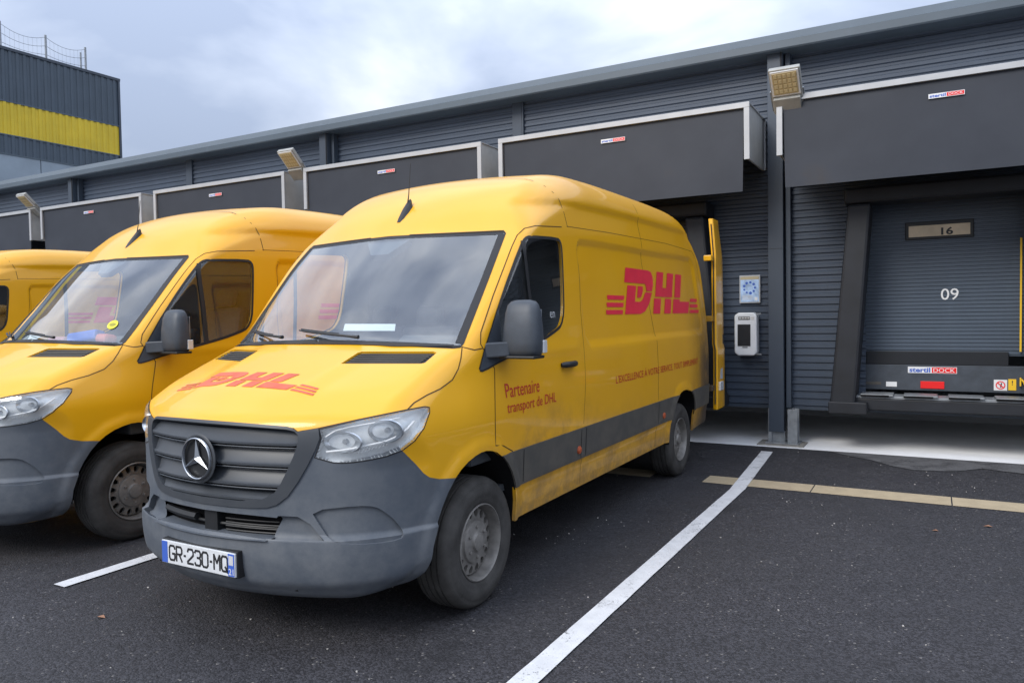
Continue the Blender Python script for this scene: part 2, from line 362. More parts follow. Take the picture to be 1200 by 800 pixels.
def sdf_prof(y, z):
    i = np.clip((y-GX[0])/(GX[1]-GX[0]), 0, len(GX)-1.001); j = np.clip((z-GZ[0])/(GZ[1]-GZ[0]), 0, len(GZ)-1.001)
    a, b_ = i.astype(int), j.astype(int); u, v_ = i-a, j-b_
    return SD[a, b_]*(1-u)*(1-v_)+SD[a+1, b_]*u*(1-v_)+SD[a, b_+1]*(1-u)*v_+SD[a+1, b_+1]*u*v_
def ss(x, a, b_):
    t = np.clip((x-a)/(b_-a), 0, 1); return t*t*(3-2*t)
WZ = np.array([(.2, .945), (.38, .965), (.6, .985), (.8, .996), (1.1, 1.0), (1.3, .993), (1.5, .976), (1.8, .952), (2.1, .926), (2.4, .893), (2.65, .855)])
WY = np.array([(-.2, .81), (0, .872), (.2, .92), (.4, .952), (.6, .972), (.9, .990), (1.3, 1.0), (5.0, 1.0), (5.6, .985), (5.9, .965)])
from numpy import interp
def smooth_tab(T):
    xs = np.linspace(T[0, 0], T[-1, 0], 600); ys = interp(xs, T[:, 0], T[:, 1]); h_ = (xs[1]-xs[0]); k = max(3, int(.18/h_)) | 1
    ker = np.hanning(k+2)[1:-1]; ker /= ker.sum(); yp = np.pad(ys, k//2, mode='reflect', reflect_type='odd'); return xs, np.convolve(yp, ker, 'valid')
WZs, WYs = smooth_tab(WZ), smooth_tab(WY)
def body_f(x, y, z):
    x = np.abs(x)
    k = .375-.095*ss(z, 1.0, 1.4)-.09*ss(z, 1.5, 2.2)
    k = k*(1-ss(y, 2.2, 3.2))-(.04)*ss(y, 4.8, 5.6)
    a = sdf_prof(y-k*x*x, z+.03*ss(z, 1.9, 2.3)*x*x)
    W = interp(z, *WZs)*interp(y, *WYs)
    W = W-.078*ss(z, .98, 1.34)*(1-ss(y, .75, 1.62))
    b_ = (x-W)*.985
    r = .085+.15*ss(z, 1.08, .85)*(1-ss(y, .5, 1.0))+.155*ss(z, 2.05, 2.35)+.03*ss(y, 5.0, 5.4)-.035*ss(z, 1.35, 1.5)*(1-ss(z, 2.0, 2.2))
    p, q = a+r, b_+r
    return np.hypot(np.maximum(p, 0), np.maximum(q, 0))+np.minimum(np.maximum(p, q), 0)-r
VLOC = np.array([-3.07879, 2.39568, 0.])
CAMV = np.array([0, 0, CH])-VLOC          # the camera in the van's frame (only used to lay outlines on the nose)
def to_px(P):
    d = P-CAMV; z = d@CF; return np.stack([600+FPX*(d@CR)/z, 400-FPX*(d@CU)/z], 1)

# ---- dense half grid by rays fanned from the sill line
ANC = .385
def dens(p):
    d = np.linalg.norm(np.diff(p, axis=0), axis=1); s_ = np.r_[0, np.cumsum(d)]; mid = (p[:-1]+p[1:])/2
    wgt = np.where(mid[:, 0] < .5, 2.5, np.where(mid[:, 0] < 2.4, 1.9, 1.0))*d; wgt[mid[:, 1] < .3] *= .6
    c_ = np.r_[0, np.cumsum(wgt)]; n = int(c_[-1]/.0265); u = np.linspace(0, c_[-1], n); st = interp(u, c_, s_)
    return np.stack([interp(st, s_, p[:, 0]), interp(st, s_, p[:, 1])], 1)
st = dens(prof[3:]); NS = len(st)
ay = np.clip(st[:, 0], 1.0, 5.3)
for _ in range(6): ay = np.convolve(np.pad(ay, 7, mode='edge'), np.ones(15)/15, 'valid')
d0 = np.stack([st[:, 0]-ay, st[:, 1]-ANC], 1); H = np.linalg.norm(d0, axis=1); d0 /= H[:, None]
NT = 118
uu = np.linspace(0, 1, NT)
TH = np.zeros((NS, NT))
for i in range(NS):
    wdt, h_ = .98, H[i]; Lh = wdt+h_; s_ = uu*Lh
    xb = np.minimum(s_, wdt); hb = np.where(s_ > wdt, h_-(s_-wdt), h_)
    th = np.arctan2(xb, hb); 
    for _ in range(2): th[1:-1] = (th[:-2]+2*th[1:-1]+th[2:])/4
    TH[i] = th
D = np.stack([np.sin(TH), np.cos(TH)*d0[:, :1], np.cos(TH)*d0[:, 1:]], 2)
O = np.stack([np.zeros(NS), ay, np.full(NS, ANC)], 1)[:, None, :]
lo = np.zeros((NS, NT)); hi = np.full((NS, NT), 3.6)
for _ in range(34):
    mid = (lo+hi)/2; Pm = O+D*mid[..., None]; f_ = body_f(Pm[..., 0], Pm[..., 1], Pm[..., 2]); lo = np.where(f_ < 0, mid, lo); hi = np.where(f_ < 0, hi, mid)
GP = O+D*lo[..., None]
def f3(P): return body_f(P[..., 0], P[..., 1], P[..., 2])
def grad(P, e_=.012):
    g = np.zeros_like(P)
    for i in range(3):
        q = np.zeros(3); q[i] = e_; g[..., i] = f3(P+q)-f3(P-q)
    return g/np.linalg.norm(g, axis=-1, keepdims=True)
GN = grad(GP); GN[:, 0, 0] = 0
# ---- embossed detail, moved along the surface normal
REC = [(2.42, 2.085), (5.20, 2.12), (5.30, 2.05), (5.46, 1.42), (5.40, 1.365), (2.46, 1.345), (2.38, 1.42), (2.37, 2.03)]
ARF = [(.53, .15), (.55, .45), (.60, .60), (.69, .73), (.80, .81), (.93, .85), (1.03, .85), (1.14, .815), (1.25, .72), (1.32, .60), (1.345, .50), (1.35, .15)]
ARR = [(4.27, .15), (4.28, .5), (4.30, .63), (4.36, .72), (4.45, .79), (4.58, .83), (4.74, .83), (4.88, .80), (4.97, .74), (5.03, .65), (5.05, .55), (5.05, .15)]
PK = [(326, 604), (349, 605), (364, 614), (380, 633.5), (345, 633.5), (309, 631)]
FOG = [(364, 598), (421, 592), (440, 593), (452, 600), (465, 611), (474, 625), (470, 632), (440, 637), (400, 638), (386, 632), (374, 614)]
P_ = GP.reshape(-1, 3); N_ = GN.reshape(-1, 3); y, z = P_[:, 1], P_[:, 2]; nx = N_[:, 0]
side = ss(nx, .35, .7)
dsp = np.zeros(len(P_))
d = seg_sdf(REC, y, z); dsp -= .019*ss(-d, -.003, .022)*side
line = interp(y, [1.55, 1.66, 1.85, 2.2, 3, 4, 5.2, 5.6], [2.13, 2.235, 2.30, 2.335, 2.355, 2.375, 2.38, 2.33])
dsp -= .014*ss(line-z, -.006, .018)*ss(z, line-.22, line-.02)*ss(y, 1.65, 2.0)*ss(nx, .25, .5)*(1-ss(y, 5.2, 5.5))
dsp += .004*ss(z-line, -.0, .03)*(1-ss(z-line, .03, .22))*ss(y, 1.5, 1.9)*ss(nx, .2, .4)*(1-ss(y, 5.0, 5.5))
for A_ in (ARF, ARR):
    d = seg_sdf(A_, y, z); dsp += .016*(1-ss(d, .02, .085))*side
# belt crease and lower body
dsp += .006*(ss(z, 1.30, 1.34)-ss(z, 1.34, 1.42))*side*ss(y, 1.3, 1.6)*(1-ss(y, 2.2, 2.3))
dsp -= .010*ss(z, .60, .55)*side*ss(y, 1.3, 1.5)
px = to_px(P_)
front = (1-ss(y, .75, .95))
dsp += .022*ss(z, .568, .550)*front*ss(nx, 1.1, .9)
dsp -= .012*ss(z, .36, .30)*front
# bonnet: raised centre, dished towards the wings
nz_ = N_[:, 2]
bx = P_[:, 0]
dsp += .012*(1-ss(bx, .42-.15*(1-y), .56-.12*(1-y)))*ss(nz_, .6, .85)*ss(y, .12, .35)*(1-ss(y, .75, .95))*(z < 1.5)
P_ = P_+N_*dsp[:, None]
GP = P_.reshape(NS, NT, 3)
du = np.gradient(GP, axis=0); dv = np.gradient(GP, axis=1); NN = np.cross(dv, du); ln = np.linalg.norm(NN, axis=-1, keepdims=True)
NN = np.where(ln > 1e-9, NN/np.maximum(ln, 1e-9), GN); sg = np.sign((NN*GN).sum(-1, keepdims=True)); sg[sg == 0] = 1; NN *= sg
bad = (NN*GN).sum(-1) < .3; NN[bad] = GN[bad]; NN[:, 0, 0] = 0; NN[:, -1] = GN[:, -1]
NN /= np.linalg.norm(NN, axis=-1, keepdims=True)
# ---- half mesh
bm = bmesh.new(); nl = bm.verts.layers.float_vector.new('nrm'); tg = bm.faces.layers.int.new('tag')
vv = [[None]*NT for _ in range(NS)]
for i in range(NS):
    for j in range(NT):
        q = GP[i, j]; v0 = bm.verts.new(q if j else (0, q[1], q[2])); v0[nl] = Vector(NN[i, j]); vv[i][j] = v0
for i in range(NS-1):
    for j in range(NT-1):
        try: bm.faces.new((vv[i][j], vv[i+1][j], vv[i+1][j+1], vv[i][j+1]))
        except ValueError: pass
bmesh.ops.dissolve_degenerate(bm, dist=1e-5, edges=bm.edges)
bm.normal_update()
f0 = max(bm.faces, key=lambda f: f.calc_center_median().x if 2.5 < f.calc_center_median().y < 4 else -1)
if f0.normal.x < 0: bmesh.ops.reverse_faces(bm, faces=bm.faces)
bm.faces.ensure_lookup_table(); bm.verts.ensure_lookup_table()
BVH = BVHTree.FromBMesh(bm)
Cv = Vector(CAMV); vR, vU, vF = Vector(CR), Vector(CU), Vector(CF)
def px_ray(q): return (vF+vR*((q[0]-600)/FPX)-vU*((q[1]-400)/FPX)).normalized()
def hit_px(q):
    h = BVH.ray_cast(Cv, px_ray(q)); return h[0], nrm_at(h[0])
def hit_side(y_, z_):
    h = BVH.ray_cast(Vector((2.5, y_, z_)), Vector((-1, 0, 0))); return h[0]
def nrm_at(p):
    P0 = np.array([[p.x, p.y, p.z]]); return Vector(grad(P0)[0]) if p is not None else None
def chaikin(P, n=1, close=True):
    P = [np.array(p, float) for p in P]
    for _ in range(n):
        Q = []
        for i in range(len(P) if close else len(P)-1):
            a, b_ = P[i], P[(i+1) % len(P)]; Q += [a*.75+b_*.25, a*.25+b_*.75]
        if not close: Q = [P[0]]+Q+[P[-1]]
        P = Q
    return [tuple(p) for p in P]
def in_poly(poly, X, Y): return seg_sdf(poly, X, Y) < 0
def cut(poly, mode, filt, tagv, pre=None):
    """cut the half mesh along a closed outline given on the side (yz), from behind (xz), or on the nose, then tag the inside"""
    def coords(P):
        if mode == 'yz': return P[:, 1:3]
        if mode == 'xz': return P[:, [0, 2]]
        return to_px(P)
    mrg = .01 if mode != 'px' else 2.0
    n = len(poly); PA = np.array(poly, float); mn, mxx = PA.min(0)-3*mrg, PA.max(0)+3*mrg
    F0 = list(bm.faces); Q = coords(np.array([f.calc_center_median()[:] for f in F0])); pad = .05 if mode != 'px' else 12
    ok = (Q[:, 0] > mn[0]-pad) & (Q[:, 0] < mxx[0]+pad) & (Q[:, 1] > mn[1]-pad) & (Q[:, 1] < mxx[1]+pad)
    cand = [f for f, k_ in zip(F0, ok) if k_ and filt(f.calc_center_median(), f.normal)]
    for i in range(n):
        a, b_ = PA[i], PA[(i+1) % n]; L_ = np.linalg.norm(b_-a)
        if L_ < 1e-6: continue
        cnt = [len(f.verts) for f in cand]; P = np.array([v_.co[:] for f in cand for v_ in f.verts]); Q = coords(P)
        d_ = (b_-a)/L_; sd = (Q[:, 0]-a[0])*d_[1]-(Q[:, 1]-a[1])*d_[0]; tt = (Q-a)@d_
        st_ = np.r_[0, np.cumsum(cnt)[:-1]]
        s0, s1, t0, t1 = np.minimum.reduceat(sd, st_), np.maximum.reduceat(sd, st_), np.minimum.reduceat(tt, st_), np.maximum.reduceat(tt, st_)
        hitm = (s0 < -1e-7) & (s1 > 1e-7) & (t1 > -mrg) & (t0 < L_+mrg)
        sel = [f for f, k_ in zip(cand, hitm) if k_]
        if not sel: continue
        if mode == 'yz': co = Vector((0, a[0], a[1])); no = Vector((0, d_[1], -d_[0]))
        elif mode == 'xz': co = Vector((a[0], 0, a[1])); no = Vector((d_[1], 0, -d_[0]))
        else: r1, r2 = px_ray(a), px_ray(b_); co = Cv; no = r1.cross(r2).normalized()
        keep = [f for f, k_ in zip(cand, hitm) if not k_]
        geom = set(sel)
        for f in sel: geom.update(f.edges); geom.update(f.verts)
        r_ = bmesh.ops.bisect_plane(bm, geom=list(geom), dist=1e-5, plane_co=co, plane_no=no)
        new = set(g_ for g_ in r_['geom'] if isinstance(g_, bmesh.types.BMFace)); new.update(f for f in sel if f.is_valid)
        cand = keep+[f for f in new if f.is_valid]
    cand = [f for f in cand if f.is_valid]
    C = np.array([f.calc_center_median()[:] for f in cand]); Q = coords(C); ins = in_poly(poly, Q[:, 0], Q[:, 1])
    for f, k_ in zip(cand, ins):
        if k_ and (pre is None or f[tg] in pre): f[tg] = tagv
def yzpx(poly):
    """side outlines were measured on a nominal flank; carry them over to the real, curved one"""
    out = []
    for y_, z_ in poly:
        x_ = .995 if z_ < 1.25 else .995-.085*((z_-1.25)/1.1)**1.3
        out.append(tuple(to_px(np.array([[x_, y_, z_]]))[0]))
    return out
T_BODY, T_BUMP, T_BON, T_GRF, T_GRI, T_HEAD, T_WS, T_LOW, T_VENT, T_DOOR, T_WIN, T_MOULD, T_HOLE, T_REAR, T_FOG, T_PK = range(16)
sidef = lambda c, n: n.x > .3
nosef = lambda c, n: c.y < 1.15 and (c-Cv).dot(n) < 0
P_BUMP = [(100, 380), (373, 480), (373, 503), (471, 527.6), (487, 543.5), (496, 554), (503, 559), (515, 561), (560, 558), (620, 620), (640, 900), (100, 900)]
P_BON = [(60, 470), (177, 487.5), (252, 493.5), (337, 500), (343, 501.5), (348.8, 505.9), (372.3, 502), (420, 491.5), (477.5, 479.8), (485, 472), (500, 463), (516, 455.5), (530, 445), (537, 432), (540, 420), (541.5, 406.5), (470, 404), (405, 402.3), (330, 400), (281, 397), (180, 390), (60, 400)]
P_GRF = [(100, 480), (177, 487.5), (252, 493.5), (337, 500), (343, 501.5), (348.8, 505.9), (374, 502), (375, 514), (370, 527), (361, 545), (350, 564), (338, 581), (325, 591), (313, 594.3), (295, 594.5), (270, 592.8), (238, 589), (178, 580), (100, 570)]
P_GRI = [(100, 488), (177, 491), (252, 497), (337, 503.4), (346, 505.5), (350, 509.5), (349.5, 521), (344, 536), (337, 551.6), (330, 566), (322.5, 576.8), (309, 584), (284, 586.2), (238, 581), (178, 570), (100, 560)]
P_HEAD = [(373.8, 503.2), (420, 492.2), (477.5, 480.2), (498, 476.4), (503, 477.3), (503.2, 483), (496.7, 501), (486, 515.9), (471, 527.6), (452, 534.5), (432, 538.8), (413.8, 541.4), (401, 542.3), (390.4, 541.8), (369, 536), (373.5, 524), (376.5, 513)]
P_WS = [(250, 250), (366, 281), (480, 275.4), (560, 271.8), (590, 270.4), (592.3, 273.5), (571, 330), (543, 402), (539, 407), (531, 408.2), (470, 405.2), (405, 403.5), (330, 401.5), (281, 398.5), (150, 390)]
P_LOW = [(120, 575), (194, 590.5), (272.7, 600.8), (326, 606.5), (328, 609), (316.5, 630), (311, 631.8), (274.6, 626), (207.5, 616.3), (120, 600)]
P_VENT = [(399.3, 425.9), (419, 413.2), (424, 411.8), (508, 411.7), (512, 413), (498, 425), (493, 426)]
P_DOOR = [(1.425, .30), (1.425, .62), (1.39, .72), (1.30, .80), (1.20, .845), (1.115, .86), (1.12, 1.28), (.99, 1.42), (1.0, 1.48), (1.16, 1.68), (1.42, 1.965), (1.50, 2.04), (1.60, 2.09), (1.75, 2.12), (2.20, 2.155), (2.225, 2.14), (2.25, 1.96), (2.31, 1.58), (2.31, 1.1), (2.28, .84), (2.25, .62), (2.25, .30)]
P_WIN = [(.955, 1.285), (1.0, 1.28), (1.2, 1.325), (1.5, 1.375), (1.75, 1.425), (1.93, 1.475), (1.99, 1.50), (2.045, 1.58), (2.07, 1.75), (2.10, 2.0), (2.09, 2.045), (2.05, 2.065), (1.66, 2.045), (1.60, 2.03), (1.54, 1.985), (1.27, 1.69)]
P_MOULD = [(1.15, .795), (3, .80), (5.76, .80), (5.76, .595), (3, .592), (1.15, .585)]
P_REAR = [(-.1, .58), (.74, .58), (.79, .66), (.77, 1.4), (.72, 2.2), (.66, 2.32), (.3, 2.36), (-.1, 2.36)]
cut(P_BUMP, 'px', nosef, T_BUMP)
cut(P_BON, 'px', nosef, T_BON)
cut(P_GRF, 'px', nosef, T_GRF)
cut(P_GRI, 'px', nosef, T_GRI)
cut(P_LOW, 'px', lambda c, n: nosef(c, n) and c.z < .75, T_LOW)
cut(chaikin(FOG, 1), 'px', lambda c, n: nosef(c, n) and c.z < .8, T_FOG, {T_BUMP})
cut(PK, 'px', lambda c, n: nosef(c, n) and c.z < .8, T_PK, {T_BUMP})
cut(P_HEAD, 'px', nosef, T_HEAD)
cut(P_VENT, 'px', nosef, T_VENT)
cut(P_WS, 'px', lambda c, n: c.y < 2.0 and c.z > 1.3 and (c-Cv).dot(n) < 0, T_WS)
P_DOOR = yzpx(P_DOOR); P_WIN = chaikin(yzpx(P_WIN), 1)
sfilt = lambda c, n: n.x > .25 and .9 < c.y < 2.5 and (c-Cv).dot(n) < 0
cut(P_DOOR, 'px', sfilt, T_DOOR, {T_BODY})
cut(P_WIN, 'px', sfilt, T_WIN, {T_BODY, T_DOOR})
cut(P_MOULD, 'yz', lambda c, n: n.x > .3, T_MOULD, {T_BODY, T_DOOR})
cut(chaikin(ARF[1:-1], 1, False) and [ARF[0]]+chaikin(ARF[1:-1], 1, False)+[ARF[-1]], 'yz', lambda c, n: c.x > .55, T_HOLE)
cut([ARR[0]]+chaikin(ARR[1:-1], 1, False)+[ARR[-1]], 'yz', lambda c, n: c.x > .55, T_HOLE)
cut(P_REAR, 'xz', lambda c, n: c.y > 5 and n.y > .5, T_REAR)
bm.verts.index_update()

VERTS = [v_.co.copy() for v_ in bm.verts]; NORMS = [v_[nl].normalized() if v_[nl].length > 0 else v_.normal for v_ in bm.verts]
FT = {}
for f in bm.faces: FT.setdefault(f[tg], []).append([v_.index for v_ in f.verts])
CEN = lambda f: sum((VERTS[i] for i in f), Vector())/len(f)
def surf(name, faces, m, parent, half='both', off=0.0, skirt=0.0, flip=False, keep=None):
    """a panel made of tagged body faces: optional offset along the normal and a turned-in edge"""
    if keep: faces = [f for f in faces if keep(CEN(f))]
    V = []; F = []; NRM = []
    for sgn in ((1,) if half == 'left' else (-1,) if half == 'right' else (1, -1)):
        mp_ = {}
        def gid(i):
            if sgn == -1 and half == 'both' and abs(VERTS[i].x) < 1e-6: pass
            if i not in mp_:
                p, n = VERTS[i], NORMS[i]; q = p+n*off; mp_[i] = len(V)
                V.append((q.x*sgn, q.y, q.z)); nn = -n if flip else n; NRM.append((nn.x*sgn, nn.y, nn.z))
            return mp_[i]
        E = {}
        for f in faces:
            g = [gid(i) for i in f]
            if (sgn == -1) != flip: g = g[::-1]
            F.append(g)
            for a, b_ in zip(f, f[1:]+f[:1]): E[(min(a, b_), max(a, b_))] = E.get((min(a, b_), max(a, b_)), []) + [(a, b_)]
        if skirt:
            for key, l_ in E.items():
                if len(l_) != 1: continue
                a, b_ = l_[0]
                if abs(VERTS[a].x) < 1e-5 and abs(VERTS[b_].x) < 1e-5: continue
                q = []
                ed = (VERTS[b_]-VERTS[a]); fn = ed.cross(NORMS[a]);
                if fn.length < 1e-9: continue
                fn.normalize()
                for i, k_ in ((a, 0), (a, 1), (b_, 1), (b_, 0)):
                    p, n = VERTS[i], NORMS[i]; w_ = p+n*(off-(skirt if k_ else 0)); q.append(len(V)); V.append((w_.x*sgn, w_.y, w_.z)); NRM.append((fn.x*sgn, fn.y, fn.z))
                F.append(q if sgn == 1 else q[::-1])
    return obj(name, V, F, m, parent, True, NRM)
def proj_side(y_, z_, off, sgn=1):
    p = hit_side(y_, z_)
    if p is None: p = Vector((float(interp(z_, *WZs)), y_, z_))
    n = nrm_at(p); q = p+n*off; return (sgn*q.x, q.y, q.z), (sgn*n.x, n.y, n.z)
def resample(P, step):
    out = []
    for a, b_ in zip(P[:-1], P[1:]):
        a, b_ = np.array(a, float), np.array(b_, float); k = max(1, int(np.linalg.norm(b_-a)/step)); out += [a+(b_-a)*i/k for i in range(k)]
    return out+[np.array(P[-1], float)]
def ribbon(mb, pts, width, off, mode='yz', step=None, sgn=1):
    """a thin strip lying on the body (panel gap, rubber seal)"""
    pts = resample(pts, step or (.04 if mode == 'yz' else 5)); Q = []
    for q in pts:
        if mode == 'yz': p = hit_side(q[0], q[1])
        elif mode == 'px': p = BVH.ray_cast(Cv, px_ray(q))[0]
        elif mode == 'top': p = BVH.ray_cast(Vector((q[0], q[1], 4)), Vector((0, 0, -1)))[0]
        if p is not None:
            n_ = nrm_at(p)
            if mode == 'px' and ((p-Cv).dot(n_) > -.02 or p.y > 2.2): continue
            Q.append((p, n_))
    V = []; F = []
    for i, (p, n) in enumerate(Q):
        d_ = (Q[min(i+1, len(Q)-1)][0]-Q[max(i-1, 0)][0])
        s_ = d_.cross(n).normalized()*width/2
        for k_ in (1, -1):
            w_ = p+s_*k_+n*off; V.append((sgn*w_.x, w_.y, w_.z))
    for i in range(len(Q)-1):
        q = [2*i, 2*i+1, 2*i+3, 2*i+2]; F.append(q if sgn == 1 else q[::-1])
    mb.add(V, F)
def decal(name, V2, F2, m, parent, mapf, off=.002, grid=None, thick=True):
    """flat lettering laid on the body: cut into small pieces and wrapped"""
    b2 = bmesh.new(); vs = [b2.verts.new((q[0], q[1], 0)) for q in V2]
    for f in F2:
        try: b2.faces.new([vs[i] for i in f])
        except ValueError: pass
    if grid:
        mn, mxx = np.min(V2, 0), np.max(V2, 0)
        for ax in (0, 1):
            for c_ in np.arange(mn[ax]+grid, mxx[ax], grid):
                co = [0, 0, 0]; co[ax] = c_; no = [0, 0, 0]; no[ax] = 1
                bmesh.ops.bisect_plane(b2, geom=list(b2.faces)+list(b2.edges)+list(b2.verts), plane_co=co, plane_no=no)
    b2.verts.index_update(); VV = []; NV = []
    for v_ in b2.verts:
        p, n = mapf(v_.co.x, v_.co.y, off); VV.append(p); NV.append(n)
    FF = [[v_.index for v_ in f.verts] for f in b2.faces]; b2.free()
    # orient outwards
    out = []
    for f in FF:
        a, b_, c_ = [np.array(VV[i]) for i in f[:3]]; nn = np.cross(b_-a, c_-a)
        out.append(f if np.dot(nn, NV[f[0]]) >= 0 else f[::-1])
    return obj(name, VV, out, m, parent, True, NV)

# ------------------------------------------------------------------ lettering shapes
def dhl_shapes():
    """the italic three-letter mark with its speed stripes; unit height, x to the right"""
    P = []; k = .45
    def sh(poly): P.append([(x+k*y_, y_) for x, y_ in poly])
    # D
    sh([(-.18, 1), (-.18, .68), (1.12, .68), (1.20, .60), (1.22, .52), (1.62, .52), (1.66, .68), (1.60, .86), (1.45, .97), (1.25, 1)][::1])
    sh([(.02, 0), (.02, .62), (.55, .62), (.55, .27), (.88, .27), (1.05, .33), (1.16, .49), (1.62, .49), (1.50, .25), (1.25, .06), (.95, 0)])
    sh([(.66, .36), (.66, .62), (.98, .62), (1.0, .52), (.94, .40), (.86, .36)])
    # H
    sh([(1.86, 1), (1.86, .40), (2.36, .40), (2.36, .62), (2.62, .62), (2.62, 1), (2.62, .40), (3.12, .40), (3.12, 1)][0:4]+[(2.36, .40), (2.36, 1)][1:])
    sh([(2.64, 1), (2.64, .62), (2.36, .62), (2.36, .40), (3.14, .40), (3.14, 1)])
    sh([(1.80, .36), (1.80, 0), (2.30, 0), (2.30, .36)]); sh([(2.60, .36), (2.60, 0), (3.10, 0), (3.10, .36)])
    # L
    sh([(3.32, 1), (3.32, .40), (3.82, .40), (3.82, 1)]); sh([(3.26, .36), (3.26, 0), (4.60, 0), (4.66, .30), (3.80, .30), (3.80, .36)])
    for i in range(3):
        y0 = .0+.15*i; P.append([(-1.0+.06*i, y0), (-1.0+.06*i, y0+.09), (-.12+k*(y0+.09), y0+.09), (-.12+k*y0, y0)])
        P.append([(4.74+k*y0, y0), (4.74+k*(y0+.09), y0+.09), (5.66-.04*i, y0+.09), (5.66-.04*i, y0)])
    V = []; F = []
    for p in P:
        n = len(V); V += p; F.append(list(range(n, n+len(p))))
    return V, F
def tri(V, F):
    from mathutils.geometry import tessellate_polygon
    out = []
    for f in F:
        for t_ in tessellate_polygon([[Vector((V[i][0], V[i][1], 0)) for i in f]]): out.append([f[i] for i in t_])
    return out

